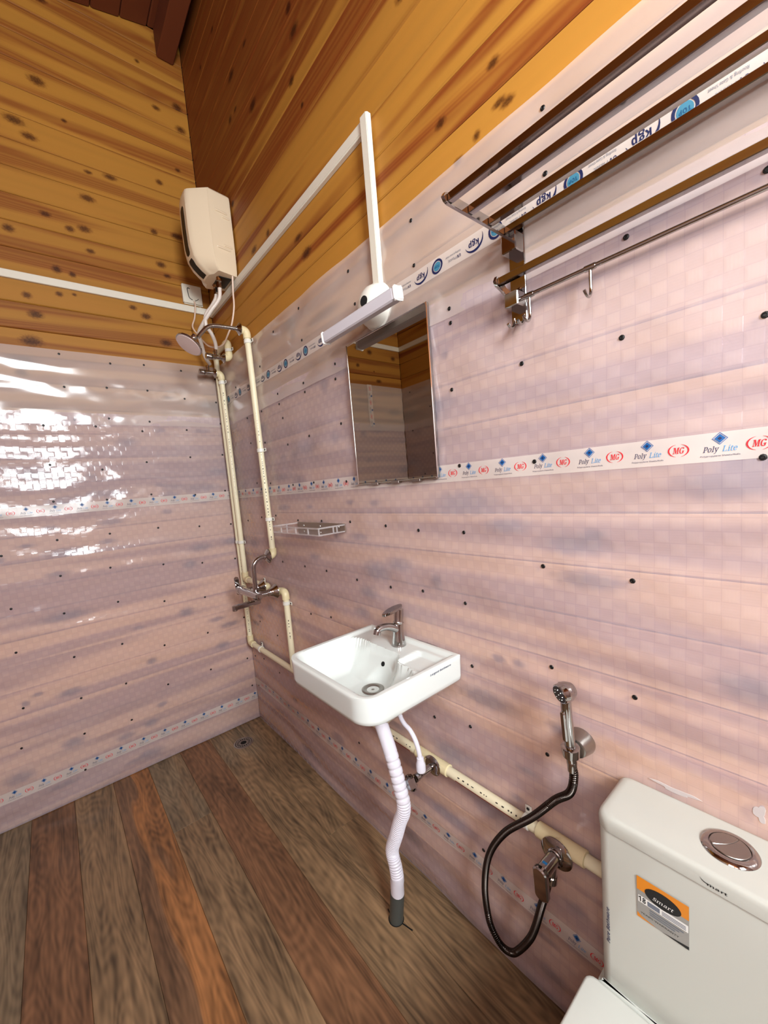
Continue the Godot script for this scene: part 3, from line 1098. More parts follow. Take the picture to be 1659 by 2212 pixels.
func pipes() -> void:
	var r := 0.0145
	var X := Vector3(1, 0, 0)
	var Y := Vector3(0, 1, 0)
	var Z := Vector3(0, 0, 1)
	# shower riser
	var a := thing("water_pipe", "straight cream riser pipe from the mixer bend up to the shower arm", "pipe", Vector3(0.52, 1.07, 0.03))
	var a0 := Vector3(0.529, 1.092, 0.03)
	var a1 := Vector3(0.510, 2.180, 0.03)
	part("pipe_run", Mb.new().tube(PackedVector3Array([a0, a1]), r, 16), M["pipe_cream"], a)
	elbow(a, a1, (a0 - a1).normalized(), Z, 0.038)
	elbow(a, a0, (a1 - a0).normalized(), Z, 0.036)
	for y in [2.128, 1.613, 1.274]:
		clip(a, a0.lerp(a1, (y - a0.y) / (a1.y - a0.y)), X, Y)
	pipe_lettering(a, a0 + Y * 0.06, a1 - Y * 0.08, Vector3(0.92, 0, 0.39), 3)
	# hot pipe in the corner, ending behind the mixer
	var b := thing("water_pipe", "cream corner pipe ending at the left inlet of the bath mixer", "pipe", Vector3(0.112, 0.9, 0.03))
	var b0 := Vector3(0.112, 2.085, 0.03)
	var b1 := Vector3(0.115, 0.915, 0.03)
	var b2 := Vector3(0.42, 0.915, 0.03)
	part("pipe_run", Mb.new().tube(PackedVector3Array([b0, b1]), r, 16), M["pipe_cream"], b)
	part("pipe_run", Mb.new().tube(PackedVector3Array([b1, b2]), r, 16), M["pipe_cream"], b)
	elbow(b, b1, Y, X, 0.042)
	elbow(b, b2, -X, Z, 0.030)
	elbow(b, b0, -Y, Z, 0.034)
	clip(b, Vector3(0.112, 2.035, 0.03), X, Y)
	clip(b, Vector3(0.113, 1.135, 0.03), X, Y)
	clip(b, Vector3(0.36, 0.915, 0.03), Y, X)
	pipe_lettering(b, Vector3(0.112, 2.0, 0.03), Vector3(0.114, 0.99, 0.03), Vector3(0.95, 0, 0.31), 4)
	# cold pipe: over the top, down the corner and along the wall behind the basin
	var c := thing("water_pipe", "long cream pipe down the corner and low along the wall behind basin and toilet", "pipe", Vector3(0.068, 0.5, 0.03))
	var pts := [Vector3(0.262, 2.125, 0.03), Vector3(0.262, 2.205, 0.03), Vector3(0.066, 2.205, 0.03), Vector3(0.072, 0.516, 0.03), Vector3(2.079, 0.512, 0.03)]
	for i in 4:
		part("pipe_run", Mb.new().tube(PackedVector3Array([pts[i], pts[i + 1]]), r, 16), M["pipe_cream"], c)
	elbow(c, pts[0], Y, Z, 0.03)
	elbow(c, pts[1], -Y, -X, 0.034)
	elbow(c, pts[2], X, -Y, 0.034)
	elbow(c, pts[3], Y, X, 0.046)
	clip(c, Vector3(0.262, 2.165, 0.03), X, Y)
	clip(c, Vector3(0.070, 1.135, 0.03), X, Y)
	clip(c, Vector3(0.22, 0.516, 0.03), Y, X)
	clip(c, Vector3(1.86, 0.513, 0.03), Y, X)
	for t in [[1.475, 1.605], [1.890, 2.005]]:
		var mb := Mb.new()
		socket(mb, Vector3(t[0], 0.513, 0.03), Vector3(t[1], 0.513, 0.03))
		mb.tube(PackedVector3Array([Vector3((t[0] + t[1]) / 2, 0.513, 0.03), Vector3((t[0] + t[1]) / 2, 0.513, 0.052)]), 0.0185, 16)
		part("pipe_tee", mb, M["fitting_cream"], c)
	pipe_lettering(c, Vector3(0.071, 1.05, 0.03), Vector3(0.072, 0.57, 0.03), Vector3(0.95, 0, 0.31), 8)
	pipe_lettering(c, Vector3(1.30, 0.513, 0.03), Vector3(1.47, 0.513, 0.03), Vector3(0, 0.6, 0.8), 5, true)
	pipe_lettering(c, Vector3(1.61, 0.513, 0.03), Vector3(1.885, 0.513, 0.03), Vector3(0, 0.6, 0.8), 6, true)
	# short feed between the mixer and the low pipe
	var d := thing("water_pipe", "short upright cream pipe dropping from the mixer's right inlet behind the basin", "pipe", Vector3(0.617, 0.5, 0.03))
	part("pipe_run", Mb.new().tube(PackedVector3Array([Vector3(0.57, 0.916, 0.03), Vector3(0.617, 0.916, 0.03)]), r, 16), M["pipe_cream"], d)
	part("pipe_run", Mb.new().tube(PackedVector3Array([Vector3(0.617, 0.916, 0.03), Vector3(0.617, 0.53, 0.03)]), r, 16), M["pipe_cream"], d)
	elbow(d, Vector3(0.617, 0.916, 0.03), -X, -Y, 0.036)
	elbow(d, Vector3(0.57, 0.916, 0.03), X, Z, 0.028)
	clip(d, Vector3(0.617, 0.862, 0.03), X, Y)
	pipe_lettering(d, Vector3(0.617, 0.80, 0.03), Vector3(0.617, 0.66, 0.03), Vector3(0.9, 0, 0.43), 9)


func shower() -> void:
	var s := thing("shower_head", "chrome shower rose with white face on a bent wall arm", "shower head", Vector3(0.51, 2.19, 0.045))
	part("wall_flange", Mb.new().lathe([Vector2(0.028, 0.055), Vector2(0.028, 0.058), Vector2(0.014, 0.068), Vector2(0.011, 0.072)], Vector3(0.508, 2.182, 0.006), Vector3(0, 0, 1)), M["chrome"], s)
	part("shower_arm", Mb.new().tube(spline(v3s([0.508, 2.182, 0.066, 0.503, 2.183, 0.12, 0.50, 2.180, 0.180, 0.50, 2.168, 0.210, 0.50, 2.140, 0.238, 0.50, 2.118, 0.256]), 0.006), 0.0088, 14), M["chrome"], s)
	var n := Vector3(0.10, -0.80, 0.59).normalized()
	var c := Vector3(0.50, 2.083, 0.297)
	part("swivel_joint", Mb.new().lathe([Vector2(0.010, -0.052), Vector2(0.014, -0.048), Vector2(0.014, -0.036), Vector2(0.011, -0.030), Vector2(0.016, -0.022), Vector2(0.016, -0.012)], c, n), M["chrome"], s)
	part("rose", Mb.new().lathe([Vector2(0.012, -0.016), Vector2(0.030, -0.013), Vector2(0.054, -0.004), Vector2(0.058, 0.0), Vector2(0.058, 0.006), Vector2(0.055, 0.008)], c, n, 36), M["chrome"], s)
	part("spray_face", Mb.new().lathe([Vector2(0.054, 0.0065), Vector2(0.053, 0.0095), Vector2(0.03, 0.0105), Vector2(0, 0.011)], c, n, 36), mat("spray_face", Color(0.84, 0.76, 0.74), 0.45), s, "white nozzle face")


func angle_cock(at: Vector3, reach: float, label: String) -> Node3D:
	# small chrome stop valve standing out from the wall along z, outlet upwards
	var t := thing("stop_valve", label, "valve", at)
	part("wall_flange", Mb.new().lathe([Vector2(0.024, 0.0), Vector2(0.024, 0.003), Vector2(0.013, 0.012), Vector2(0.012, 0.014)], at, Vector3(0, 0, 1)), M["chrome"], t)
	part("valve_body", Mb.new().lathe([Vector2(0.011, 0.012), Vector2(0.011, reach * 0.55), Vector2(0.013, reach * 0.58), Vector2(0.013, reach * 0.8), Vector2(0.010, reach * 0.82)], at, Vector3(0, 0, 1)), M["chrome"], t)
	part("valve_handle", Mb.new().lathe([Vector2(0.012, reach * 0.82), Vector2(0.016, reach * 0.86), Vector2(0.016, reach * 1.15), Vector2(0.013, reach * 1.2)], at, Vector3(0, 0, 1), 12), M["chrome"], t)
	part("outlet", Mb.new().lathe([Vector2(0.009, 0), Vector2(0.009, 0.018), Vector2(0.011, 0.019), Vector2(0.011, 0.032), Vector2(0.008, 0.033)], at + Vector3(0, 0.004, reach * 0.55), Vector3.UP, 14), M["chrome"], t)
	return t


func mixer() -> void:
	var t := thing("bath_mixer", "chrome wall mixer tap with long flat spout and bent riser in the corner", "mixer tap", Vector3(0.49, 0.92, 0.05))
	var z := Vector3(0, 0, 1)
	for x in [0.42, 0.57]:
		part("wall_flange", Mb.new().lathe([Vector2(0.036, 0.0), Vector2(0.035, 0.004), Vector2(0.022, 0.020), Vector2(0.017, 0.034), Vector2(0.0165, 0.036)], Vector3(x, 0.921, 0.056), z, 28), M["chrome"], t)
		part("inlet_arm", Mb.new().lathe([Vector2(0.0165, 0.03), Vector2(0.0165, 0.046), Vector2(0.0145, 0.048), Vector2(0.0145, 0.098), Vector2(0.016, 0.104)], Vector3(x, 0.921, 0.056), z, 20), M["chrome"], t)
	part("mixer_body", Mb.new().tube(PackedVector3Array([Vector3(0.585, 0.918, 0.150), Vector3(0.583, 0.918, 0.150), Vector3(0.40, 0.916, 0.150), Vector3(0.372, 0.915, 0.150)]), [0.013, 0.0195, 0.0195, 0.023], 20), M["chrome"], t)
	part("cartridge_cap", Mb.new().lathe([Vector2(0.023, 0), Vector2(0.025, 0.004), Vector2(0.025, 0.030), Vector2(0.021, 0.034)], Vector3(0.374, 0.915, 0.150), Vector3(-1, 0, 0), 24), M["chrome"], t)
	var lever := Mb.new()
	lever.prism(rrect(0, 0, 0.012, 0.050, [0.011, 0.011, 0.011, 0.011]), -0.004, 0.004, 0.0015, Transform3D(Basis(Vector3(0, 0, 1), Vector3(0.1, 1, 0.1).normalized(), Vector3(-1, 0.1, 0).normalized()), Vector3(0.330, 0.935, 0.158)))
	part("lever_handle", lever, M["chrome"], t)
	part("riser_socket", Mb.new().lathe([Vector2(0.015, 0), Vector2(0.015, 0.020), Vector2(0.012, 0.022), Vector2(0.012, 0.034)], Vector3(0.53, 0.925, 0.143), Vector3.UP, 12), M["chrome"], t)
	part("riser_bend", Mb.new().tube(spline(v3s([0.53, 0.94, 0.142, 0.53, 1.02, 0.141, 0.53, 1.058, 0.138, 0.53, 1.082, 0.122, 0.529, 1.092, 0.098, 0.529, 1.092, 0.075]), 0.006), 0.0112, 14), M["chrome"], t)
	part("riser_flange", Mb.new().lathe([Vector2(0.036, 0.0), Vector2(0.035, 0.004), Vector2(0.022, 0.014), Vector2(0.013, 0.018), Vector2(0.013, 0.032), Vector2(0.010, 0.033)], Vector3(0.529, 1.092, 0.056), z, 28), M["chrome"], t)
	var sp := Mb.new()
	sp.lathe([Vector2(0.014, 0), Vector2(0.014, 0.032), Vector2(0.012, 0.034)], Vector3(0.50, 0.905, 0.128), Vector3(0, -1, 0), 16)
	sp.box(Vector3(0.50, 0.872, 0.182), Vector3(0.030, 0.021, 0.135), 0.004)
	part("spout", sp, M["chrome"], t)
	part("spout_nozzle", Mb.new().lathe([Vector2(0.010, 0), Vector2(0.013, 0.004), Vector2(0.013, 0.024), Vector2(0.011, 0.026)], Vector3(0.50, 0.882, 0.243), Vector3(0, -1, 0), 16), M["chrome"], t)


func heater() -> void:
	var cx := 0.345
	var t := thing("water_heater", "cream instant water heater with black front stripes hung high in the corner", "water heater", Vector3(cx, 2.46, 0.01))
	var plan := func(hw: float, zr: float, ws: float, zs: float, zc: float, y: float, hb: float) -> PackedVector3Array:
		var half := [Vector2(hb, 0.008), Vector2(hb + 0.004, 0.02), Vector2(hw - 0.002, zr - 0.006), Vector2(hw, zr), Vector2(hw - 0.004, zr + 0.006), Vector2(ws + 0.008, zs - 0.010), Vector2(ws, zs), Vector2(ws - 0.010, zs + 0.007), Vector2(ws * 0.40, zs + 0.009)]
		var ring := PackedVector3Array()
		for p in half:
			ring.append(Vector3(cx + p.x, y, p.y))
		ring.append(Vector3(cx, y, zs + 0.009))
		for i in range(half.size() - 1, -1, -1):
			ring.append(Vector3(cx - half[i].x, y, half[i].y))
		return ring
	var rings := [
		plan.call(0.062, 0.062, 0.030, 0.080, 0.084, 2.462, 0.055),
		plan.call(0.098, 0.098, 0.048, 0.122, 0.128, 2.464, 0.078),
		plan.call(0.104, 0.108, 0.052, 0.146, 0.156, 2.480, 0.083),
		plan.call(0.108, 0.114, 0.054, 0.170, 0.184, 2.503, 0.086),
		plan.call(0.110, 0.120, 0.055, 0.188, 0.208, 2.535, 0.088),
		plan.call(0.111, 0.122, 0.056, 0.196, 0.219, 2.580, 0.089),
		plan.call(0.111, 0.122, 0.056, 0.198, 0.222, 2.660, 0.089),
		plan.call(0.110, 0.121, 0.056, 0.197, 0.219, 2.750, 0.088),
		plan.call(0.109, 0.119, 0.055, 0.194, 0.213, 2.800, 0.088),
		plan.call(0.106, 0.116, 0.052, 0.190, 0.206, 2.818, 0.086),
		plan.call(0.098, 0.108, 0.046, 0.178, 0.192, 2.826, 0.080)]
	part("heater_shell", Mb.new().loft(rings), M["heater_shell"], t, "", 30.0)
	# black inlays following the front
	var stripe := func(pts: Array, wid: float) -> Mb:
		var rs := []
		for p in pts:
			var y: float = p.x
			var z: float = p.y
			var q: float = wid * p.z
			rs.append(PackedVector3Array([Vector3(cx - q, y, z - 0.006), Vector3(cx + q, y, z - 0.006), Vector3(cx + q, y, z + 0.0012), Vector3(cx - q, y, z + 0.0012)]))
		return Mb.new().loft(rs)
	part("front_inlay", stripe.call([Vector3(2.762, 0.2050, 0.4), Vector3(2.750, 0.2062, 0.9), Vector3(2.70, 0.2068, 1.0), Vector3(2.66, 0.2072, 1.0), Vector3(2.580, 0.2052, 1.0), Vector3(2.556, 0.2012, 0.9), Vector3(2.549, 0.2000, 0.5)], 0.022), M["heater_trim"], t, "upper black stripe down the front")
	part("front_inlay", stripe.call([Vector3(2.531, 0.1960, 0.8), Vector3(2.520, 0.1910, 1.0), Vector3(2.503, 0.1792, 1.0), Vector3(2.480, 0.1552, 1.0), Vector3(2.468, 0.1370, 1.0)], 0.022), M["heater_trim"], t, "lower black stripe under the curve")
	# moulded ribs on the visible side
	for y in [[2.735, 0.028, 0.092], [2.715, 0.020, 0.060], [2.585, 0.020, 0.066], [2.570, 0.028, 0.100]]:
		var m := Mb.new()
		var p0 := Vector3(cx + 0.0915 + (0.111 - 0.093) * (y[1] - 0.02) / 0.102, y[0], y[1])
		var p1 := Vector3(cx + 0.0925 + (0.111 - 0.093) * (y[2] - 0.02) / 0.102, y[0], y[2])
		m.tube(PackedVector3Array([p0, p0.lerp(p1, 0.1), p0.lerp(p1, 0.9), p1]), [0.001, 0.0055, 0.0055, 0.001], 8)
		part("moulded_rib", m, M["heater_shell"], t)
	part("bottom_plate", Mb.new().box(Vector3(cx + 0.005, 2.461, 0.058), Vector3(0.10, 0.010, 0.062), 0.002), M["black"], t)
	for p in [Vector3(0.315, 2.462, 0.078), Vector3(0.385, 2.462, 0.085)]:
		part("pipe_stub", Mb.new().lathe([Vector2(0.012, 0), Vector2(0.012, 0.016), Vector2(0.008, 0.018), Vector2(0.008, 0.03)], p, Vector3(0, -1, 0), 12), mat("brass", Color(0.62, 0.42, 0.25), 0.3, 1.0), t, "brass connection")
	# hoses
	var h1 := thing("flexible_hose", "white flexible hose looping from heater to the outer valve", "hose", Vector3(0.3, 2.3, 0.1))
	var p1 := spline(v3s([0.385, 2.445, 0.085, 0.384, 2.410, 0.086, 0.375, 2.365, 0.092, 0.35, 2.31, 0.131, 0.31, 2.262, 0.160, 0.25, 2.232, 0.168, 0.19, 2.196, 0.140, 0.145, 2.155, 0.115, 0.118, 2.128, 0.085]), 0.012)
	part("hose_tube", Mb.new().tube(p1, 0.0092, 12), M["hose_white"], h1)
	part("hose_nut", Mb.new().lathe([Vector2(0.012, -0.016), Vector2(0.0125, 0), Vector2(0.0105, 0.018), Vector2(0.0095, 0.03)], Vector3(0.385, 2.428, 0.086), Vector3(0, 1, 0), 6), M["chrome"], h1)
	var h2 := thing("flexible_hose", "white flexible hose hanging from heater to the inner valve", "hose", Vector3(0.3, 2.3, 0.1))
	var p2 := spline(v3s([0.315, 2.445, 0.078, 0.315, 2.400, 0.082, 0.318, 2.350, 0.110, 0.322, 2.300, 0.146, 0.322, 2.250, 0.152, 0.305, 2.222, 0.125, 0.285, 2.190, 0.104, 0.268, 2.162, 0.096]), 0.012)
	part("hose_tube", Mb.new().tube(p2, 0.0092, 12), M["hose_white"], h2)
	part("hose_nut", Mb.new().lathe([Vector2(0.012, -0.016), Vector2(0.0125, 0), Vector2(0.0105, 0.018), Vector2(0.0095, 0.03)], Vector3(0.315, 2.428, 0.079), Vector3(0, 1, 0), 6), M["chrome"], h2)
	angle_cock(Vector3(0.262, 2.122, 0.058), 0.078, "chrome stop valve under the heater, upper of the two in the corner")
	angle_cock(Vector3(0.112, 2.085, 0.060), 0.072, "chrome stop valve under the heater, lower and nearer the corner")
	# outlet plate, its cord
	var pl := thing("outlet_plate", "square cream outlet plate with black scribble on boards left of heater", "outlet plate", Vector3(0, 2.53, 0.10))
	part("plate_face", Mb.new().box(Vector3(0.011, 2.5295, 0.1005), Vector3(0.018, 0.098, 0.102), 0.003), M["trunking"], pl)
	part("plate_box", Mb.new().box(Vector3(0.003, 2.526, 0.096), Vector3(0.01, 0.098, 0.100), 0.001), M["trunking"], pl)
	var sc := Mb.new()
	sc.tube(spline(v3s([0.021, 2.556, 0.112, 0.021, 2.557, 0.124, 0.021, 2.535, 0.124, 0.021, 2.508, 0.119, 0.021, 2.498, 0.104]), 0.004), 0.0019, 6)
	sc.tube(spline(v3s([0.021, 2.496, 0.090, 0.021, 2.502, 0.078, 0.021, 2.510, 0.070]), 0.004), 0.0014, 6)
	part("black_wire", sc, M["black"], pl, "thin black wire across the plate")
	part("cord_grip", Mb.new().lathe([Vector2(0.006, 0), Vector2(0.006, 0.012), Vector2(0.004, 0.014)], Vector3(0.022, 2.502, 0.096), Vector3(0, -1, 0), 10), M["trunking"], pl)
	var co := thing("power_cord", "thin pale power cord hanging in a loop from heater to outlet plate", "cord", Vector3(0.25, 2.2, 0.07))
	part("cord_cable", Mb.new().tube(spline(v3s([0.425, 2.475, 0.030, 0.408, 2.40, 0.030, 0.40, 2.33, 0.031, 0.375, 2.262, 0.040, 0.345, 2.225, 0.050, 0.28, 2.185, 0.062, 0.22, 2.187, 0.082, 0.16, 2.215, 0.103, 0.08, 2.298, 0.123, 0.05, 2.343, 0.131, 0.036, 2.396, 0.110, 0.036, 2.46, 0.098, 0.024, 2.49, 0.096]), 0.012), 0.0042, 8), M["cord_pale"], co)


func trunking() -> void:
	var a := thing("cable_trunking", "white cable trunking across the pine boards of the shower-corner wall", "trunking", Vector3(0, 2.43, 0.76))
	part("trunking_run", Mb.new().box(Vector3(0.007, 2.4515, 0.790), Vector3(0.014, 0.034, 1.45), 0.002), M["trunking"], a)
	part("trunking_run", Mb.new().box(Vector3(0.007, 2.4515, 0.040), Vector3(0.014, 0.034, 0.046), 0.002), M["trunking"], a)
	part("trunking_joint", Mb.new().box(Vector3(0.0078, 2.4515, 0.064), Vector3(0.0154, 0.036, 0.010), 0.001), M["trunking"], a)
	var b := thing("cable_trunking", "level white cable trunking on pine boards from heater to above mirror", "trunking", Vector3(0.8, 2.43, 0))
	part("trunking_run", Mb.new().box(Vector3(0.735, 2.440, 0.008), Vector3(1.44, 0.036, 0.016), 0.002), M["trunking"], b)
	part("trunking_lid", Mb.new().box(Vector3(0.735, 2.440, 0.0165), Vector3(1.44, 0.028, 0.002), 0.0006), M["trunking"], b)
	var c := thing("cable_trunking", "upright white cable trunking dropping from boards to the round lamp base", "trunking", Vector3(1.45, 1.96, 0))
	part("trunking_run", Mb.new().box(Vector3(1.4475, 2.206, 0.016), Vector3(0.034, 0.500, 0.016), 0.002), M["trunking"], c)
	part("trunking_lid", Mb.new().box(Vector3(1.4475, 2.206, 0.0245), Vector3(0.026, 0.500, 0.002), 0.0006), M["trunking"], c)
	var d := thing("cable_trunking", "white cable trunking along the boards of the wall seen in the mirror", "trunking", Vector3(1.5, 2.43, ROOM_Z))
	part("trunking_run", Mb.new().box(Vector3(1.2, 2.4515, ROOM_Z - 0.007), Vector3(2.38, 0.034, 0.014), 0.002), M["trunking"], d)


func lamp() -> void:
	var b := thing("lamp_base", "round white domed base with dark cable hole on the wall above mirror", "lamp base", Vector3(1.43, 1.94, 0.01))
	part("dome", Mb.new().lathe([Vector2(0.062, 0.0), Vector2(0.063, 0.006), Vector2(0.060, 0.020), Vector2(0.051, 0.036), Vector2(0.036, 0.048), Vector2(0.018, 0.054), Vector2(0, 0.055)], Vector3(1.432, 1.936, 0.014), Vector3(0, 0, 1), 36), M["white_plastic"], b)
	part("rim_ring", Mb.new().lathe([Vector2(0.066, 0.0), Vector2(0.067, 0.004), Vector2(0.063, 0.008), Vector2(0.060, 0.008)], Vector3(1.432, 1.936, 0.012), Vector3(0, 0, 1), 36), M["white_plastic"], b)
	part("cable_hole", Mb.new().lathe([Vector2(0.015, 0.0), Vector2(0.015, 0.003), Vector2(0.0, 0.0035)], Vector3(1.436, 1.940, 0.0675), Vector3(0, 0, 1), 18), M["dark_hole"], b, "dark cable hole")
	var t := thing("tube_lamp", "unlit square white tube lamp held out in front of its domed base", "lamp", Vector3(1.43, 1.885, 0.095))
	var tilt := Basis(Vector3(1, 0, 0), 0.10)
	part("diffuser", Mb.new().box(Vector3(1.430, 1.889, 0.093), Vector3(0.338, 0.034, 0.030), 0.004, tilt), M["diffuser"], t)
	part("end_cap", Mb.new().box(Vector3(1.604, 1.889, 0.093), Vector3(0.012, 0.038, 0.034), 0.005, tilt), M["lamp_end"], t, "bright white end cap")
	part("end_cap", Mb.new().box(Vector3(1.258, 1.889, 0.093), Vector3(0.010, 0.038, 0.034), 0.005, tilt), M["lamp_end"], t)
	part("bracket", Mb.new().box(Vector3(1.432, 1.903, 0.072), Vector3(0.05, 0.014, 0.026), 0.002), M["white_plastic"], t)


func mirror() -> void:
	var t := thing("wall_mirror", "upright frameless mirror with polished metal rim above the corner shelf", "mirror", Vector3(1.453, 1.405, 0.012))
	part("backing", Mb.new().box(Vector3(1.4525, 1.637, 0.0150), Vector3(0.364, 0.466, 0.006), 0.001), M["black"], t)
	part("mirror_glass", Mb.new().box(Vector3(1.4525, 1.637, 0.0205), Vector3(0.360, 0.462, 0.005), 0.0005), M["mirror"], t)
	var f := Mb.new()
	for s in [-1.0, 1.0]:
		f.box(Vector3(1.4525 + s * 0.1815, 1.637, 0.0195), Vector3(0.005, 0.468, 0.010), 0.0015)
		f.box(Vector3(1.4525, 1.637 + s * 0.2315, 0.0195), Vector3(0.358, 0.005, 0.010), 0.0015)
	part("edge_trim", f, M["chrome"], t)
	for x in [1.36, 1.46, 1.55]:
		part("bottom_clip", Mb.new().box(Vector3(x, 1.402, 0.018), Vector3(0.035, 0.008, 0.014), 0.001), M["brushed_steel"], t)


func shelf() -> void:
	var t := thing("corner_shelf", "clear acrylic tray shelf with low rail fixed between pipe and mirror", "shelf", Vector3(0.97, 1.233, 0))
	var x0 := 0.784
	var x1 := 1.153
	part("tray_floor", Mb.new().box(Vector3((x0 + x1) / 2, 1.2345, 0.073), Vector3(x1 - x0, 0.004, 0.118), 0.001), M["acrylic"], t)
	part("back_plate", Mb.new().box(Vector3((x0 + x1) / 2, 1.247, 0.013), Vector3(x1 - x0, 0.032, 0.004), 0.001), mat("smoky_acrylic", Color(0.45, 0.38, 0.33), 0.2), t, "brownish back plate")
	var e := Mb.new()
	e.box(Vector3((x0 + x1) / 2, 1.234, 0.1335), Vector3(x1 - x0, 0.005, 0.003), 0.0008)
	e.box(Vector3(x1 - 0.0015, 1.234, 0.073), Vector3(0.003, 0.005, 0.118), 0.0008)
	e.box(Vector3(x0 + 0.0015, 1.234, 0.073), Vector3(0.003, 0.005, 0.118), 0.0008)
	part("tray_edge", e, M["acrylic_edge"], t)
	part("front_rail", Mb.new().box(Vector3((x0 + x1) / 2, 1.259, 0.1325), Vector3(x1 - x0, 0.006, 0.005), 0.001), M["acrylic_edge"], t)
	part("side_rail", Mb.new().box(Vector3(x1 - 0.0025, 1.259, 0.071), Vector3(0.005, 0.006, 0.118), 0.001), M["acrylic_edge"], t)
	part("side_rail", Mb.new().box(Vector3(x0 + 0.0025, 1.259, 0.071), Vector3(0.005, 0.006, 0.118), 0.001), M["acrylic_edge"], t)
	for p in [Vector2(0.86, 0.1325), Vector2(0.985, 0.1325), Vector2(1.08, 0.1325), Vector2(1.149, 0.128), Vector2(1.150, 0.066), Vector2(1.150, 0.050), Vector2(0.788, 0.07)]:
		part("rail_post", Mb.new().box(Vector3(p.x, 1.247, p.y), Vector3(0.006, 0.026, 0.005), 0.001), M["acrylic_edge"], t)
	for x in [0.84, 0.975, 1.11]:
		part("fixing_screw", Mb.new().lathe([Vector2(0.006, 0), Vector2(0.005, 0.002), Vector2(0, 0.003)], Vector3(x, 1.249, 0.015), Vector3(0, 0, 1), 10), M["brushed_steel"], t)


func rack() -> void:
	var t := thing("towel_rack", "chrome double towel rack with four top rails high on the wall", "towel rack", Vector3(2.18, 1.72, 0.01))
	var c: Material = M["chrome"]
	var ends := [1.890, 2.470]
	for k in 2:
		var x: float = ends[k]
		part("wall_plate", Mb.new().box(Vector3(x + 0.004, 1.828, 0.0135), Vector3(0.036, 0.205, 0.005), 0.001), c, t)
		part("bracket_block", Mb.new().box(Vector3(x + 0.004, 1.882, 0.030), Vector3(0.034, 0.038, 0.034), 0.002), c, t)
		part("bracket_block", Mb.new().box(Vector3(x + 0.004, 1.768, 0.030), Vector3(0.032, 0.030, 0.034), 0.002), c, t)
		var arm := PackedVector2Array([Vector2(0.010, 1.908), Vector2(0.218, 1.908), Vector2(0.227, 1.911), Vector2(0.232, 1.918), Vector2(0.227, 1.925), Vector2(0.218, 1.928), Vector2(0.010, 1.928)])
		var turned := Basis(Vector3(0, 0, 1), Vector3(0, 1, 0), Vector3(-1, 0, 0))
		part("upper_arm", Mb.new().prism(arm, -0.003, 0.004, 0.0008, Transform3D(turned, Vector3(x - 0.014 + 0.028 * k, 0, 0))), c, t)
		var arm2 := PackedVector2Array([Vector2(0.012, 1.770), Vector2(0.050, 1.790), Vector2(0.070, 1.796), Vector2(0.077, 1.805), Vector2(0.071, 1.815), Vector2(0.054, 1.815), Vector2(0.036, 1.800), Vector2(0.012, 1.794)])
		part("lower_arm", Mb.new().prism(arm2, -0.003, 0.004, 0.0008, Transform3D(turned, Vector3(x - 0.014 + 0.028 * k, 0, 0))), c, t)
	for z in [0.214, 0.152, 0.085, 0.026]:
		part("top_rail", Mb.new().box(Vector3((ends[0] + ends[1]) / 2, 1.918, z), Vector3(ends[1] - ends[0] + 0.022, 0.0145, 0.0145), 0.0012), c, t)
	part("towel_bar", Mb.new().box(Vector3((ends[0] + ends[1]) / 2, 1.805, 0.062), Vector3(ends[1] - ends[0] + 0.022, 0.0145, 0.0145), 0.0012), c, t)
	part("hook_bar", Mb.new().tube(PackedVector3Array([Vector3(ends[0] + 0.012, 1.764, 0.036), Vector3(ends[1] - 0.012, 1.764, 0.036)]), 0.0045, 14), c, t)
	for x in [1.930, 2.050]:
		var m := Mb.new()
		m.tube(spline(v3s([x, 1.762, 0.036, x, 1.742, 0.036, x, 1.722, 0.036, x, 1.712, 0.042, x, 1.711, 0.052, x - 0.002, 1.720, 0.060]), 0.003), 0.0030, 10)
		m.lathe([Vector2(0.0055, -0.010), Vector2(0.0060, -0.009), Vector2(0.0060, 0.009), Vector2(0.0055, 0.010)], Vector3(x, 1.764, 0.036), Vector3(1, 0, 0), 14)
		part("sliding_hook", m, c, t)
	for x in [1.882, 1.905]:
		part("plate_hook", Mb.new().tube(spline(v3s([x, 1.738, 0.015, x, 1.728, 0.016, x, 1.719, 0.022, x, 1.716, 0.032, x, 1.722, 0.042]), 0.003), 0.0032, 10), c, t)


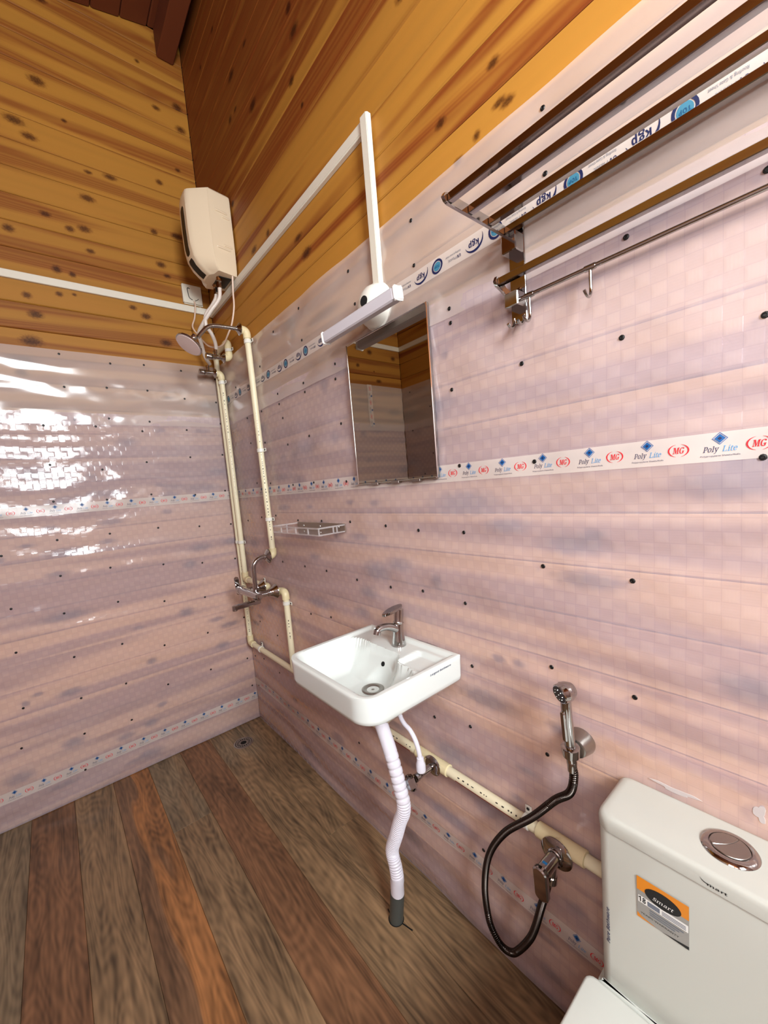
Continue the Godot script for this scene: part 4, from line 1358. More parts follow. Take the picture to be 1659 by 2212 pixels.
func basin() -> void:
	var t := thing("wash_basin", "small white ceramic wash basin mounted on the wall below the mirror", "basin", Vector3(1.463, 0.80, 0.01))
	var cx := 1.463
	var out := rrect(cx, 0.186, 0.203, 0.178, [0.062, 0.062, 0.012, 0.012], 12)
	# more points along the straight sides
	var o2 := PackedVector2Array()
	for i in out.size():
		var a := out[i]
		var b := out[(i + 1) % out.size()]
		var k := maxi(1, int((b - a).length() / 0.012))
		for q in k:
			o2.append(a.lerp(b, float(q) / k))
	out = o2
	var dc := Vector2(1.467, 0.187)
	var box_in := func(p: Vector2, x0: float, x1: float, z0: float, z1: float, r: float) -> float:   # depth inside a rounded box
		var q := (p - Vector2((x0 + x1) / 2, (z0 + z1) / 2)).abs() - Vector2((x1 - x0) / 2 - r, (z1 - z0) / 2 - r)
		return r - (q.max(Vector2.ZERO)).length() - minf(maxf(q.x, q.y), 0.0)
	var height := func(p: Vector2) -> float:
		var e: float = box_in.call(p, cx - 0.203, cx + 0.203, 0.008, 0.364, 0.05)
		if p.y < 0.12:
			e = minf(minf(p.x - cx + 0.203, cx + 0.203 - p.x), minf(p.y - 0.008, 0.364 - p.y))
		var y := 0.8955 - 0.006 * pow(1.0 - clampf(e / 0.006, 0.0, 1.0), 2.0)
		y -= 0.0085 * smoothstep(0.017, 0.027, e)
		var bowl: float = box_in.call(p, cx - 0.184, cx + 0.184, 0.112 + 0.045 * smoothstep(cx + 0.04, cx + 0.10, p.x), 0.342, 0.055)
		var d := clampf(bowl / 0.070, 0.0, 1.0)
		d = d * d * (3.0 - 2.0 * d) * 0.35 + 0.65 * sqrt(clampf(1.0 - pow(1.0 - d, 2.0), 0.0, 1.0))
		y -= 0.088 * d
		y -= 0.008 * (1.0 - smoothstep(0.02, 0.16, p.distance_to(dc))) * d
		y = lerpf(0.7895, y, smoothstep(0.033, 0.062, p.distance_to(dc)))
		var soap: float = box_in.call(p, cx + 0.075, cx + 0.176, 0.050, 0.150, 0.012)
		y -= 0.012 * smoothstep(0.0, 0.014, soap) * (1.0 - d)
		return y
	var rings := []
	var ss := [0.0, 0.008, 0.018, 0.03, 0.05, 0.075, 0.10, 0.125, 0.15, 0.175, 0.20]
	for i in range(1, 41):
		ss.append(0.20 + 0.80 * i / 40.0)
	for s in ss:
		var ring := PackedVector3Array()
		for p in out:
			var e: Vector2 = dc + (p - dc).normalized() * 0.027
			var q: Vector2 = p.lerp(e, s)
			ring.append(Vector3(q.x, height.call(q), q.y))
		rings.append(ring)
	rings.reverse()
	var low := flat_ring(out, 0.0)
	for l in [[0.884, 1.0], [0.835, 0.994], [0.824, 0.985], [0.818, 0.96], [0.795, 0.84], [0.765, 0.60], [0.748, 0.30]]:
		var ring := PackedVector3Array()
		var mid := Vector2(cx, 0.10)
		for p in out:
			var q: Vector2 = mid + (p - mid) * l[1]
			ring.append(Vector3(q.x, l[0], maxf(q.y, 0.0085)))
		rings.append(ring)
	part("basin_bowl", Mb.new().loft(rings, true, true), M["ceramic"], t, "", 50.0)
	var wy: float = height.call(dc + Vector2(0.03, 0))
	part("waste_ring", Mb.new().lathe([Vector2(0.024, -0.004), Vector2(0.034, 0.000), Vector2(0.034, 0.002), Vector2(0.028, 0.0035), Vector2(0.019, 0.001), Vector2(0.017, -0.006)], Vector3(dc.x, wy, dc.y), Vector3.UP, 32), M["brushed_steel"], t)
	part("waste_hole", Mb.new().lathe([Vector2(0.018, -0.008), Vector2(0.018, -0.004), Vector2(0.0, -0.0035)], Vector3(dc.x, wy, dc.y), Vector3.UP, 20), M["dark_hole"], t)
	part("waste_cross", Mb.new().box(Vector3(dc.x, wy - 0.002, dc.y), Vector3(0.034, 0.003, 0.004), 0.0005).box(Vector3(dc.x, wy - 0.002, dc.y), Vector3(0.004, 0.003, 0.034), 0.0005).lathe([Vector2(0.005, -0.002), Vector2(0.005, 0.001), Vector2(0, 0.0015)], Vector3(dc.x, wy - 0.001, dc.y), Vector3.UP, 10), M["brushed_steel"], t)
	# overflow on the back slope
	var op := Vector2(1.452, 0.128)
	var oy: float = height.call(op)
	var on := Vector3(0, height.call(op - Vector2(0, 0.004)) - height.call(op + Vector2(0, 0.004)), 0.008)
	var onn := Vector3(0, 0.008, on.y).normalized()
	part("overflow_hole", Mb.new().lathe([Vector2(0.0075, -0.001), Vector2(0.0075, 0.0008), Vector2(0, 0.001)], Vector3(op.x, oy, op.y), onn, 16), M["dark_hole"], t)
	var blue := Mb.new()
	ink(blue, fitted(word("Largest Bathware", "Droid Sans", true, true), Vector2(-0.10, 0.882), 0.085, 0.0075), func(p: Vector2) -> Vector3: return Vector3(1.6665, p.y, -p.x), Vector3(1, 0, 0))
	part("side_print", blue, M["print_navy"], t)
	var blue2 := Mb.new()
	ink(blue2, fitted(word("Largest Bathware", "Droid Sans", true, true), Vector2(1.535, -0.0125), 0.085, 0.005), func(p: Vector2) -> Vector3: return Vector3(p.x, 0.8962, -p.y), Vector3(0, 1, 0))
	part("rim_print", blue2, M["print_navy"], t)
	# tap
	var f := thing("basin_tap", "chrome pillar tap with flat lever on the back of the basin", "tap", Vector3(1.463, 0.887, 0.065))
	part("tap_body", Mb.new().tube(v3s([1.463, 0.886, 0.065, 1.463, 0.889, 0.065, 1.463, 0.905, 0.065, 1.463, 0.925, 0.064, 1.463, 0.950, 0.062, 1.463, 0.962, 0.060]), [0.0225, 0.0235, 0.0205, 0.0175, 0.0165, 0.0160], 24), M["chrome"], f)
	part("tap_neck", Mb.new().tube(v3s([1.463, 0.958, 0.060, 1.463, 0.961, 0.060, 1.463, 0.965, 0.059, 1.463, 0.985, 0.056, 1.463, 1.002, 0.054]), [0.0165, 0.0178, 0.0150, 0.0155, 0.0150], 24), M["chrome"], f)
	var sp := spline(v3s([1.463, 0.938, 0.064, 1.463, 0.951, 0.085, 1.463, 0.961, 0.110, 1.463, 0.964, 0.135, 1.463, 0.960, 0.150]), 0.006)
	var sr := []
	for i in sp.size():
		sr.append(lerpf(0.0135, 0.0105, float(i) / sp.size()))
	part("spout", Mb.new().tube(sp, sr, 16), M["chrome"], f)
	part("aerator", Mb.new().lathe([Vector2(0.0100, -0.002), Vector2(0.0112, 0.002), Vector2(0.0112, 0.013), Vector2(0.0095, 0.014)], Vector3(1.463, 0.960, 0.147), Vector3(0, -0.95, 0.32), 16), M["chrome"], f)
	var lv := PackedVector2Array()
	for i in 20:
		var a := TAU * i / 20
		var yy := sin(a)
		lv.append(Vector2(cos(a) * (0.0165 - 0.003 * maxf(0.0, yy)), 0.026 + yy * 0.042))
	var lt := Transform3D(Basis(Vector3(1, 0, 0), Vector3(0, -0.16, 1).normalized(), Vector3(0, -1, -0.16).normalized()), Vector3(1.463, 1.010, 0.056))
	part("lever", Mb.new().prism(lv, -0.004, 0.005, 0.0018, lt), M["chrome"], f)


func wastes() -> void:
	var t := thing("waste_hose", "white corrugated waste hose kinking down from basin to grey floor pipe", "hose", Vector3(1.48, 0.1, 0.174))
	var path := spline(v3s([1.466, 0.765, 0.186, 1.472, 0.70, 0.178, 1.485, 0.655, 0.174, 1.505, 0.61, 0.174, 1.524, 0.555, 0.174, 1.538, 0.505, 0.174, 1.549, 0.462, 0.174, 1.545, 0.428, 0.174, 1.525, 0.385, 0.174, 1.500, 0.320, 0.174, 1.478, 0.268, 0.174, 1.474, 0.240, 0.174, 1.484, 0.205, 0.174, 1.488, 0.165, 0.174, 1.484, 0.115, 0.174]), 0.0012)
	var r := []
	for p in path:
		var yy: float = p.y
		var rib := 0.0
		if yy < 0.60 and yy > 0.175:
			var dens := 0.0075 if yy < 0.47 else 0.020
			var ph := fposmod(yy, dens) / dens
			rib = -0.0022 * pow(absf(cos(ph * PI)), 6.0 if yy > 0.47 else 2.0)
		r.append(0.0212 + rib if yy > 0.155 else 0.0200)
	part("corrugated_tube", Mb.new().tube(path, r, 18), M["waste_white"], t)
	part("end_collar", Mb.new().lathe([Vector2(0.0195, 0), Vector2(0.0215, 0.002), Vector2(0.0215, 0.045), Vector2(0.0205, 0.048)], Vector3(1.483, 0.108, 0.174), Vector3(0.04, 1, 0), 20), M["waste_white"], t)
	part("waste_nut", Mb.new().lathe([Vector2(0.030, 0), Vector2(0.031, 0.004), Vector2(0.031, 0.034), Vector2(0.024, 0.040), Vector2(0.022, 0.06)], Vector3(1.466, 0.768, 0.186), Vector3(0.02, -1, -0.05), 16), M["white_plastic"], t)
	var g := thing("floor_pipe", "grey plastic pipe stub rising from the plank floor under basin", "pipe", Vector3(1.464, 0, 0.174))
	part("pipe_stub", Mb.new().tube(v3s([1.464, -0.002, 0.174, 1.482, 0.112, 0.174]), 0.0225, 22), M["pipe_grey"], g)
	var cut := Mb.new()   # slits cut in the vinyl round the pipe
	cut.box(Vector3(1.50, 0.0004, 0.166), Vector3(0.05, 0.001, 0.004), 0.0002, Basis(Vector3(0, 1, 0), 0.25))
	cut.box(Vector3(1.437, 0.0004, 0.178), Vector3(0.03, 0.001, 0.003), 0.0002, Basis(Vector3(0, 1, 0), -0.3))
	cut.lathe([Vector2(0.024, -0.001), Vector2(0.0255, 0.0006), Vector2(0.0225, 0.0008)], Vector3(1.464, 0, 0.174), Vector3.UP, 22)
	part("vinyl_slit", cut, M["dark_hole"], g)
	# stop valve with the basin's supply hose
	var v := thing("angle_valve", "chrome angle valve on the low pipe below basin feeding white hose", "valve", Vector3(1.555, 0.515, 0.05))
	var at := Vector3(1.555, 0.514, 0.046)
	var z := Vector3(0, 0, 1)
	part("wall_flange", Mb.new().lathe([Vector2(0.031, 0), Vector2(0.031, 0.003), Vector2(0.025, 0.007), Vector2(0.012, 0.009)], at, z, 28), M["chrome"], v)
	part("valve_body", Mb.new().lathe([Vector2(0.0105, 0.005), Vector2(0.0105, 0.066), Vector2(0.012, 0.068), Vector2(0.012, 0.078)], at, z, 20), M["chrome"], v)
	var hb := Basis(Vector3(1, 0, 0), Vector3(0, 1, 0), Vector3(0, 0, 1)).rotated(Vector3(0, 0, 1), 0.5)
	part("handle", Mb.new().box(at + Vector3(0, -0.004, 0.096), Vector3(0.034, 0.046, 0.028), 0.010, hb), M["chrome"], v)
	part("outlet", Mb.new().lathe([Vector2(0.0085, 0), Vector2(0.0085, 0.022)], at + Vector3(0.003, 0.004, 0.056), Vector3.UP, 14), M["chrome"], v)
	var h := thing("supply_hose", "short white supply hose curving from angle valve up behind basin", "hose", Vector3(1.56, 0.54, 0.10))
	part("hose_tube", Mb.new().tube(spline(v3s([1.560, 0.555, 0.102, 1.556, 0.592, 0.103, 1.545, 0.624, 0.104, 1.525, 0.646, 0.104, 1.500, 0.655, 0.103, 1.475, 0.668, 0.095, 1.462, 0.70, 0.080, 1.462, 0.76, 0.065]), 0.008), 0.0072, 14), M["waste_white"], h)
	part("hose_nut", Mb.new().lathe([Vector2(0.0125, 0), Vector2(0.0145, 0.003), Vector2(0.0145, 0.024), Vector2(0.0115, 0.032), Vector2(0.0105, 0.044), Vector2(0.008, 0.045)], Vector3(1.559, 0.527, 0.102), Vector3(0, 1, 0), 18), M["waste_white"], h)
	# valve of the hand spray
	var s := thing("angle_valve", "larger chrome angle valve with hanging lever beside the toilet cistern", "valve", Vector3(1.945, 0.505, 0.05))
	at = Vector3(1.945, 0.498, 0.047)
	part("wall_flange", Mb.new().lathe([Vector2(0.037, 0), Vector2(0.037, 0.003), Vector2(0.030, 0.007), Vector2(0.018, 0.010)], at, z, 32), M["chrome"], s)
	part("valve_body", Mb.new().lathe([Vector2(0.0175, 0.006), Vector2(0.0175, 0.014), Vector2(0.0155, 0.016), Vector2(0.0155, 0.060), Vector2(0.016, 0.068)], at, z, 22), M["chrome"], s)
	var lv := rrect(0, 0, 0.0165, 0.043, [0.015, 0.015, 0.015, 0.015], 8)
	part("lever", Mb.new().prism(lv, -0.006, 0.008, 0.003, Transform3D(Basis(Vector3(1, 0, 0), Vector3(0, 1, 0.06).normalized(), Vector3(0, -0.06, 1).normalized()), at + Vector3(-0.001, -0.024, 0.072))), M["chrome"], s)
	part("blue_mark", Mb.new().box(at + Vector3(0, 0.0155, 0.056), Vector3(0.010, 0.0012, 0.006), 0.0002), M["print_teal"], s)
	part("outlet", Mb.new().lathe([Vector2(0.0105, 0), Vector2(0.0105, 0.028), Vector2(0.0125, 0.030), Vector2(0.0125, 0.046), Vector2(0.010, 0.048)], at + Vector3(0.002, -0.006, 0.028), Vector3(-0.05, -1, 0.05), 16), M["chrome"], s)
	# hand spray: holder, handset, hose
	var k := thing("spray_holder", "round satin wall holder of the hand spray left of cistern", "holder", Vector3(1.995, 0.785, 0.01))
	part("holder_base", Mb.new().lathe([Vector2(0.030, 0), Vector2(0.0305, 0.004), Vector2(0.026, 0.022), Vector2(0.022, 0.034), Vector2(0.018, 0.036)], Vector3(1.994, 0.790, 0.012), Vector3(0.05, -0.05, 1), 28), M["brushed_steel"], k)
	part("holder_cradle", Mb.new().lathe([Vector2(0.0125, -0.012), Vector2(0.017, -0.011), Vector2(0.019, 0.010), Vector2(0.0145, 0.012)], Vector3(1.998, 0.797, 0.072), Vector3(0, 0.99, 0.12), 20), M["chrome"], k)
	part("holder_neck", Mb.new().box(Vector3(1.996, 0.794, 0.054), Vector3(0.016, 0.018, 0.02), 0.003), M["chrome"], k)
	var hs := thing("hand_spray", "chrome hand spray with dark round face resting in its wall holder", "hand spray", Vector3(1.998, 0.78, 0.072))
	part("spray_handle", Mb.new().tube(spline(v3s([1.998, 0.766, 0.068, 1.998, 0.800, 0.072, 1.998, 0.85, 0.078, 1.998, 0.90, 0.084, 1.998, 0.932, 0.085]), 0.008), 0.0108, 16), M["chrome"], hs)
	part("trigger", Mb.new().prism(rrect(0, 0, 0.006, 0.036, [0.005, 0.005, 0.005, 0.005], 4), 0.0, 0.006, 0.002, Transform3D(Basis(Vector3(0.9, 0, 0.3).normalized(), Vector3(0, 0.99, 0.12), Vector3(-0.3, -0.1, 0.95).normalized()), Vector3(1.996, 0.86, 0.088))), M["chrome"], hs)
	var hn := Vector3(-0.42, -0.18, 0.89).normalized()
	part("spray_head", Mb.new().lathe([Vector2(0.004, -0.024), Vector2(0.014, -0.020), Vector2(0.020, -0.009), Vector2(0.0215, 0.0), Vector2(0.0205, 0.003), Vector2(0.0205, 0.011), Vector2(0.0185, 0.013)], Vector3(1.998, 0.937, 0.090), hn, 26), M["chrome"], hs)
	part("spray_face", Mb.new().lathe([Vector2(0.018, 0.0105), Vector2(0.0175, 0.0135), Vector2(0, 0.014)], Vector3(1.998, 0.937, 0.090), hn, 24), mat("dark_face", Color(0.10, 0.06, 0.055), 0.25), hs, "dark nozzle face")
	var dots := Mb.new()
	for q in 9:
		var a := TAU * q / 8
		var rr := 0.011 if q < 8 else 0.0
		var e1 := hn.cross(Vector3.UP).normalized()
		var e2 := hn.cross(e1)
		dots.lathe([Vector2(0.0014, 0.0135), Vector2(0.0010, 0.0155), Vector2(0, 0.0158)], Vector3(1.998, 0.937, 0.090) + (e1 * cos(a) + e2 * sin(a)) * rr, hn, 6)
	part("nozzles", dots, M["brushed_steel"], hs).set_meta("kind", "stuff")
	var sh := thing("spray_hose", "dark ribbed metal hose looping from hand spray down to lever valve", "hose", Vector3(1.85, 0.12, 0.07))
	var hp := spline(v3s([1.998, 0.770, 0.070, 2.002, 0.740, 0.070, 1.992, 0.695, 0.070, 1.957, 0.655, 0.070, 1.900, 0.577, 0.070, 1.819, 0.479, 0.070, 1.764, 0.372, 0.068, 1.742, 0.256, 0.066, 1.750, 0.162, 0.066, 1.775, 0.127, 0.068, 1.803, 0.122, 0.070, 1.835, 0.148, 0.072, 1.885, 0.245, 0.075, 1.917, 0.360, 0.076, 1.938, 0.445, 0.076]), 0.0014)
	var hr := []
	for i in hp.size():
		hr.append(0.0074 + [0.0, 0.0015, 0.0019, 0.0015][i % 4])
	part("metal_hose", Mb.new().tube(hp, hr, 12), M["hose_steel"], sh, "", 75.0)
	part("hose_end", Mb.new().lathe([Vector2(0.0085, 0), Vector2(0.0100, 0.003), Vector2(0.0100, 0.022), Vector2(0.0085, 0.025)], Vector3(2.000, 0.748, 0.070), Vector3(-0.05, 1, 0), 14), M["chrome"], sh)
	part("hose_end", Mb.new().lathe([Vector2(0.0085, 0), Vector2(0.0100, 0.003), Vector2(0.0100, 0.022), Vector2(0.0085, 0.025)], Vector3(1.935, 0.430, 0.076), Vector3(0.25, 1, 0), 14), M["chrome"], sh)


func egg(back: float, front: float, hw: float, cx: float, rb: float, n := 14) -> PackedVector2Array:
	# squared at the back, round at the front
	var p := PackedVector2Array()
	var zr := front - hw * 1.25
	for i in n + 1:
		var a := PI * i / n
		p.append(Vector2(cx + cos(a) * hw, zr + sin(a) * hw * 1.25))
	for i in 5:
		var a := PI + PI / 2 * i / 4
		p.append(Vector2(cx - hw + rb + cos(a) * rb, back + rb + sin(a) * rb))
	for i in 5:
		var a := PI * 1.5 + PI / 2 * i / 4
		p.append(Vector2(cx + hw - rb + cos(a) * rb, back + rb + sin(a) * rb))
	return p


func toilet() -> void:
	var cx := 2.256
	var t := thing("toilet", "off-white one-piece toilet with cistern, dual flush button and closed lid", "toilet", Vector3(cx, 0, 0.3))
	var pan := []
	for l in [[0.001, 0.030, 0.50, 0.115], [0.02, 0.030, 0.50, 0.117], [0.12, 0.030, 0.51, 0.118], [0.22, 0.026, 0.56, 0.135], [0.31, 0.022, 0.615, 0.165], [0.37, 0.018, 0.640, 0.182], [0.388, 0.018, 0.642, 0.184], [0.392, 0.024, 0.634, 0.178]]:
		var ring := PackedVector3Array()
		for p in egg(l[1], l[2], l[3], cx, 0.03):
			ring.append(Vector3(p.x, l[0], p.y))
		pan.append(ring)
	part("pan", Mb.new().loft(pan), M["toilet_ceramic"], t, "", 50.0)
	var body := []
	for l in [[0.385, 0.178, 0.140], [0.40, 0.1775, 0.1385], [0.60, 0.1775, 0.136], [0.722, 0.178, 0.135], [0.7255, 0.176, 0.133]]:
		body.append(flat_ring(rrect(cx, 0.014 + l[2] / 2, l[1], l[2] / 2, [0.020, 0.020, 0.008, 0.008]), l[0]))
	part("cistern", Mb.new().loft(body), M["toilet_ceramic"], t, "", 50.0)
	var lid := []
	for l in [[0.7265, 0.177, 0.135], [0.729, 0.1805, 0.1385], [0.744, 0.1810, 0.1390], [0.7515, 0.1785, 0.1365], [0.7560, 0.1720, 0.130], [0.7572, 0.1620, 0.120]]:
		lid.append(flat_ring(rrect(cx, 0.013 + 0.0695, l[1], l[2] / 2, [0.026, 0.026, 0.012, 0.012]), l[0]))
	var lm := part("cistern_lid", Mb.new().loft(lid), M["toilet_ceramic"], t, "", 50.0)
	var b := Vector3(cx, 0.757, 0.080)
	part("button_ring", Mb.new().lathe([Vector2(0.037, -0.002), Vector2(0.0375, 0.001), Vector2(0.035, 0.0045), Vector2(0.030, 0.0062), Vector2(0.0268, 0.0060), Vector2(0.0258, 0.0040), Vector2(0, 0.0038)], b, Vector3.UP, 48), M["chrome"], lm)
	var big := PackedVector2Array()
	var small := PackedVector2Array()
	for i in 33:
		var a := PI * 0.695 + PI * 1.2 * i / 32.0
		big.append(Vector2(cos(a), sin(a)) * 0.0250)
	var e0 := big[32]
	var e1 := big[0]
	var bulge := (e0 + e1) / 2 * -0.30
	for i in range(1, 12):
		var s := i / 12.0
		big.append(e0.lerp(bulge, s).lerp(bulge.lerp(e1, s), s))
	for i in 12:
		var s := i / 11.0
		small.append((e1 * 0.97).lerp(bulge * 1.18, s).lerp((bulge * 1.18).lerp(e0 * 0.97, s), s))
	for i in range(1, 9):
		var a0 := e0.angle()
		var a1 := e1.angle()
		if a1 < a0:
			a1 += TAU
		var a := a0 + (a1 - a0) * i / 9.0
		small.append(Vector2(cos(a), sin(a)) * 0.0250)
	var flat := Transform3D(Basis(Vector3(0, 0, -1), Vector3(-1, 0, 0), Vector3(0, 1, 0)), b)
	part("flush_button", Mb.new().prism(big, 0.002, 0.0072, 0.0008, flat), M["brushed_steel"], lm)
	part("flush_button", Mb.new().prism(small, 0.002, 0.0072, 0.0008, flat), M["brushed_steel"], lm)
	# lettering on the lid front: a swoosh and small capitals
	var put := func(p: Vector2) -> Vector3: return Vector3(p.x, p.y, 0.1525)
	var lg := Mb.new()
	ink(lg, fitted(word("mart", "Droid Sans", false, true), Vector2(2.253, 0.7372), 0.024, 0.0042), put, Vector3(0, 0, 1))
	ink(lg, ring2d(Vector2(2.240, 0.745), 0.008, 0.008, 0.0016, PI * 1.05, PI * 1.75, 8), put, Vector3(0, 0, 1))
	part("lid_logo", lg, M["print_black"], lm)
	# sticker
	var zf := 0.1508
	var st := MeshInstance3D
	var lab := Mb.new().box(Vector3(2.181, 0.636, zf), Vector3(0.074, 0.080, 0.0008), 0.0002)
	var sk := part("sticker", lab, M["label_silver"], t, "orange and silver product sticker")
	var putz := func(p: Vector2) -> Vector3: return Vector3(2.181 + p.x, 0.636 + p.y, zf + 0.0006)
	var put2 := func(p: Vector2) -> Vector3: return Vector3(2.181 + p.x, 0.636 + p.y, zf + 0.0009)
	var n := Vector3(0, 0, 1)
	var og := Mb.new()
	ink(og, quad2d(Vector2(-0.037, 0.014), Vector2(0.037, 0.014), Vector2(0.037, 0.040), Vector2(-0.037, 0.040)), putz, n)
	part("orange_field", og, M["label_orange"], sk)
	var oc := Mb.new()
	ink(oc, quad2d(Vector2(-0.037, -0.040), Vector2(-0.008, -0.040), Vector2(-0.030, -0.036), Vector2(-0.037, -0.031)), putz, n)
	part("orange_corner", oc, M["label_orange"], sk)
	var bk := Mb.new()
	var el := PackedVector2Array()
	for i in 28:
		var a0 := TAU * i / 28
		var a1 := TAU * (i + 1) / 28
		for q in [Vector2.ZERO, Vector2(cos(a0) * 0.026, sin(a0) * 0.0145), Vector2(cos(a1) * 0.026, sin(a1) * 0.0145)]:
			el.append(q + Vector2(0.001, 0.018))
	ink(bk, el, put2, n)
	ink(bk, quad2d(Vector2(0.0, -0.040), Vector2(0.037, -0.040), Vector2(0.037, -0.034), Vector2(0.02, -0.037)), putz, n)
	ink(bk, fitted(word("18", "Droid Sans", false, true), Vector2(-0.029, -0.002), 0.011, 0.010), put2, n)
	ink(bk, fitted(word("YEARS WARRANTY", "Droid Sans"), Vector2(-0.004, -0.028), 0.055, 0.003), put2, n)
	part("black_print", bk, M["print_black"], sk)
	var wh := Mb.new()
	ink(wh, quad2d(Vector2(-0.035, -0.009), Vector2(0.036, -0.009), Vector2(0.036, 0.004), Vector2(-0.035, 0.004)), putz, n)
	ink(wh, fitted(word("Smart", "Droid Serif", true), Vector2(0.002, 0.0145), 0.030, 0.0065), func(p: Vector2) -> Vector3: return put2.call(p) + n * 0.0003, n)
	part("white_print", wh, M["print_white"], sk)
	var gr := Mb.new()
	ink(gr, quad2d(Vector2(-0.021, -0.0075), Vector2(-0.003, -0.0075), Vector2(-0.003, 0.0015), Vector2(-0.021, 0.0015)), put2, n)
	for i in 3:
		ink(gr, quad2d(Vector2(0.0, -0.0012 - i * 0.0028), Vector2(0.033, -0.0012 - i * 0.0028), Vector2(0.033, 0.0002 - i * 0.0028), Vector2(0.0, 0.0002 - i * 0.0028)), put2, n)
		ink(gr, quad2d(Vector2(-0.018, -0.0145 - i * 0.0042), Vector2(0.03 - 0.006 * i, -0.0145 - i * 0.0042), Vector2(0.03 - 0.006 * i, -0.0128 - i * 0.0042), Vector2(-0.018, -0.0128 - i * 0.0042)), put2, n)
	part("grey_print", gr, M["print_grey"], sk)
	# blue print down the cistern's edge
	var bl := Mb.new()
	ink(bl, fitted(word("Pure Bathware", "Droid Sans", true, true), Vector2(0, 0), 0.075, 0.011), func(p: Vector2) -> Vector3: return Vector3(2.0945 - p.y * 0.6, 0.532 + p.x, 0.1318 + sqrt(maxf(0.0, 0.0004 - pow(maxf(0.0, 2.098 - (2.0945 - p.y * 0.6)), 2.0)))), n)
	part("edge_print", bl, M["print_navy"], t)
	# seat, lid and hinge covers
	var seat := []
	var lidr := egg(0.172, 0.648, 0.193, cx, 0.016, 18)
	for l in [[0.394, -0.004], [0.397, 0.0], [0.404, 0.0]]:
		seat.append(flat_ring(lidr, l[0], 0.0, Vector2(cx, 0.40), 1.0 + l[1] * 3.0))
	part("seat", Mb.new().loft(seat), M["seat_plastic"], t, "", 50.0)
	var cover := []
	for l in [[0.4045, -0.006], [0.407, 0.0], [0.418, 0.0], [0.422, -0.010], [0.4235, -0.03], [0.4245, -0.2]]:
		cover.append(flat_ring(lidr, l[0], 0.0, Vector2(cx, 0.40), 1.0 + l[1]))
	part("seat_lid", Mb.new().loft(cover), M["seat_plastic"], t, "", 50.0)
	for x in [cx - 0.112, cx + 0.112]:
		part("hinge_cover", Mb.new().box(Vector3(x, 0.403, 0.161), Vector3(0.130, 0.022, 0.018), 0.006), M["seat_plastic"], t)
	part("seat_rail", Mb.new().box(Vector3(cx, 0.400, 0.161), Vector3(0.085, 0.016, 0.014), 0.003), M["seat_plastic"], t)


func drain() -> void:
	var c := Vector3(0.188, 0, 0.184)
	var t := thing("floor_drain", "round metal floor drain with slotted grate in the shower corner", "drain", c)
	part("drain_ring", Mb.new().lathe([Vector2(0.054, -0.002), Vector2(0.054, 0.0008), Vector2(0.050, 0.0022), Vector2(0.046, 0.0018), Vector2(0.045, -0.002)], c, Vector3.UP, 40), M["brushed_steel"], t)
	part("drain_pit", Mb.new().lathe([Vector2(0.046, -0.003), Vector2(0.046, 0.0003), Vector2(0, 0.0004)], c, Vector3.UP, 32), M["dark_hole"], t)
	var g := Mb.new()
	for rr in [0.020, 0.040]:
		g.lathe([Vector2(rr + 0.003, 0.0003), Vector2(rr + 0.003, 0.0016), Vector2(rr - 0.003, 0.0016), Vector2(rr - 0.003, 0.0003)], c, Vector3.UP, 32)
	for i in 18:
		var a := TAU * i / 18
		g.box(c + Vector3(cos(a) * 0.031, 0.001, sin(a) * 0.031), Vector3(0.020, 0.0014, 0.0052), 0.0003, Basis(Vector3(0, 1, 0), -a))
	part("grate", g, M["brushed_steel"], t)


func sealant() -> void:
	var r := RandomNumberGenerator.new()
	r.seed = 11
	for w in [["white sealant smear on plastic sheet just above the cistern's flush button", Vector2(2.283, 0.795), Vector2(0.010, 0.020), 5], ["thin white sealant smear on plastic sheet along the cistern lid's back edge", Vector2(2.165, 0.768), Vector2(0.045, 0.007), 6]]:
		var c: Vector2 = w[1]
		var t := thing("sealant_smear", w[0], "sealant", Vector3(c.x, c.y, 0.012))
		var poly := PackedVector2Array()
		for i in 22:
			var an := TAU * i / 22
			var k := 0.75 + 0.25 * sin(an * 3.0 + w[3]) + r.randf_range(-0.10, 0.10)
			poly.append(Vector2(cos(an) * w[2].x, sin(an) * w[2].y) * k)
		var mb := Mb.new().prism(poly, 0.0, 0.0016, 0.0005, Transform3D(Basis(), Vector3(c.x, c.y, 0.0098)))
		part("smear", mb, mat("sealant", Color(0.78, 0.74, 0.73), 0.4), t)


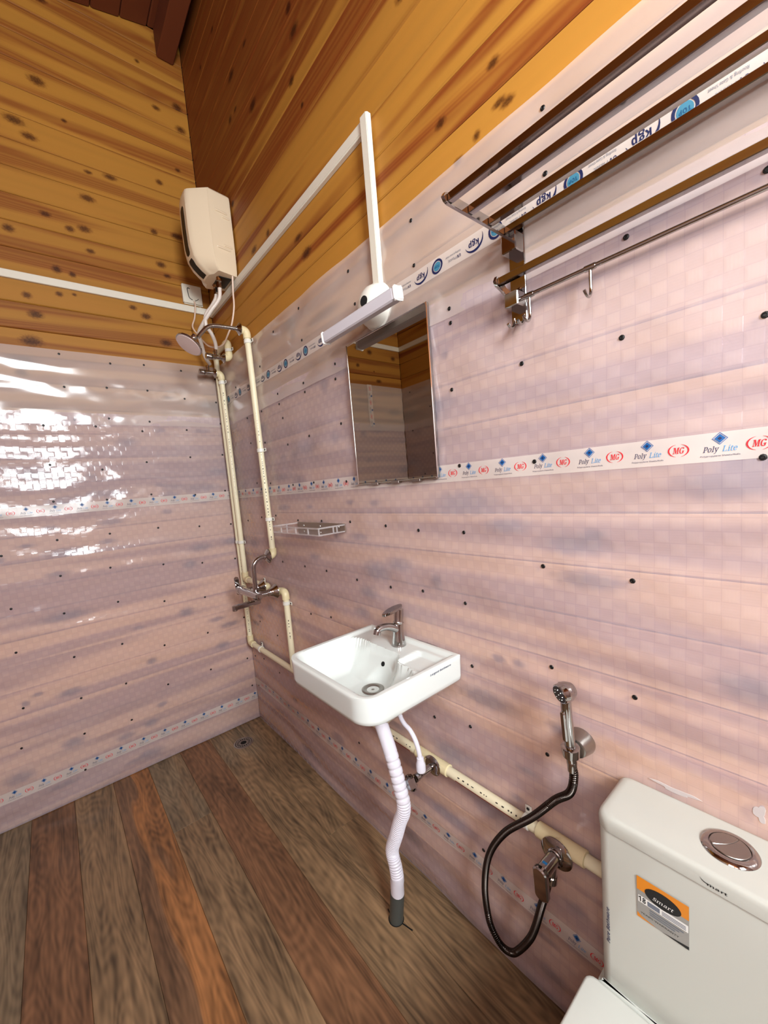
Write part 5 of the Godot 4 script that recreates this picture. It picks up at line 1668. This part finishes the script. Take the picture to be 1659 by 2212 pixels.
func _ready() -> void:
	# ---------------- camera
	var cam := Camera3D.new()
	cam.name = "camera"
	add_child(cam)
	var f := 858.592
	cam.projection = Camera3D.PROJECTION_FRUSTUM
	cam.near = 0.05
	cam.far = 50.0
	cam.size = 0.05 * 2212.0 / f
	cam.frustum_offset = Vector2(829.5 - 798.455, 1136.013 - 1106.0) * 0.05 / f
	cam.transform = Transform3D(Basis(Vector3(0.627011, -0.086269, -0.774219), Vector3(-0.025722, 0.991015, -0.131257), Vector3(0.778586, 0.102214, 0.619158)), Vector3(2.3794, 1.4, 0.8709))
	cam.current = true
	# ---------------- sky, exposure
	var env := Environment.new()
	env.background_mode = Environment.BG_SKY
	var sky := Sky.new()
	sky.sky_material = PhysicalSkyMaterial.new()
	env.sky = sky
	env.tonemap_mode = Environment.TONE_MAPPER_LINEAR
	env.tonemap_exposure = 1.0
	env.sdfgi_enabled = true
	env.ssao_enabled = true
	env.ssil_enabled = true
	var we := WorldEnvironment.new()
	we.name = "environment"
	we.environment = env
	add_child(we)
	# ---------------- daylight through the two frosted windows, both out of the picture
	for w in [["window_light", Vector3(ROOM_X - 0.012, (WIN_Y0 + WIN_Y1) / 2, (WIN_Z0 + WIN_Z1) / 2), PI / 2, WIN_Z1 - WIN_Z0, WIN_Y1 - WIN_Y0, 9.0], ["window_light_second", Vector3((WIN2_X0 + WIN2_X1) / 2, (WIN2_Y0 + WIN2_Y1) / 2, ROOM_Z - 0.012), 0.0, WIN2_X1 - WIN2_X0, WIN2_Y1 - WIN2_Y0, 1.05]]:
		var al := AreaLight3D.new()
		al.name = w[0]
		al.area_size = Vector2(w[3] - 0.08, w[4] - 0.08)
		al.position = w[1]
		al.rotation = Vector3(0, w[2], 0)
		al.light_color = Color(0.955, 0.985, 1.0)
		al.light_energy = w[5]
		al.area_range = 12.0
		al.area_attenuation = 2.0
		al.shadow_enabled = true
		add_child(al)

	materials()
	room()
	trunking()
	heater()
	pipes()
	shower()
	mixer()
	rack()
	mirror()
	lamp()
	shelf()
	basin()
	wastes()
	toilet()
	drain()
	sealant()
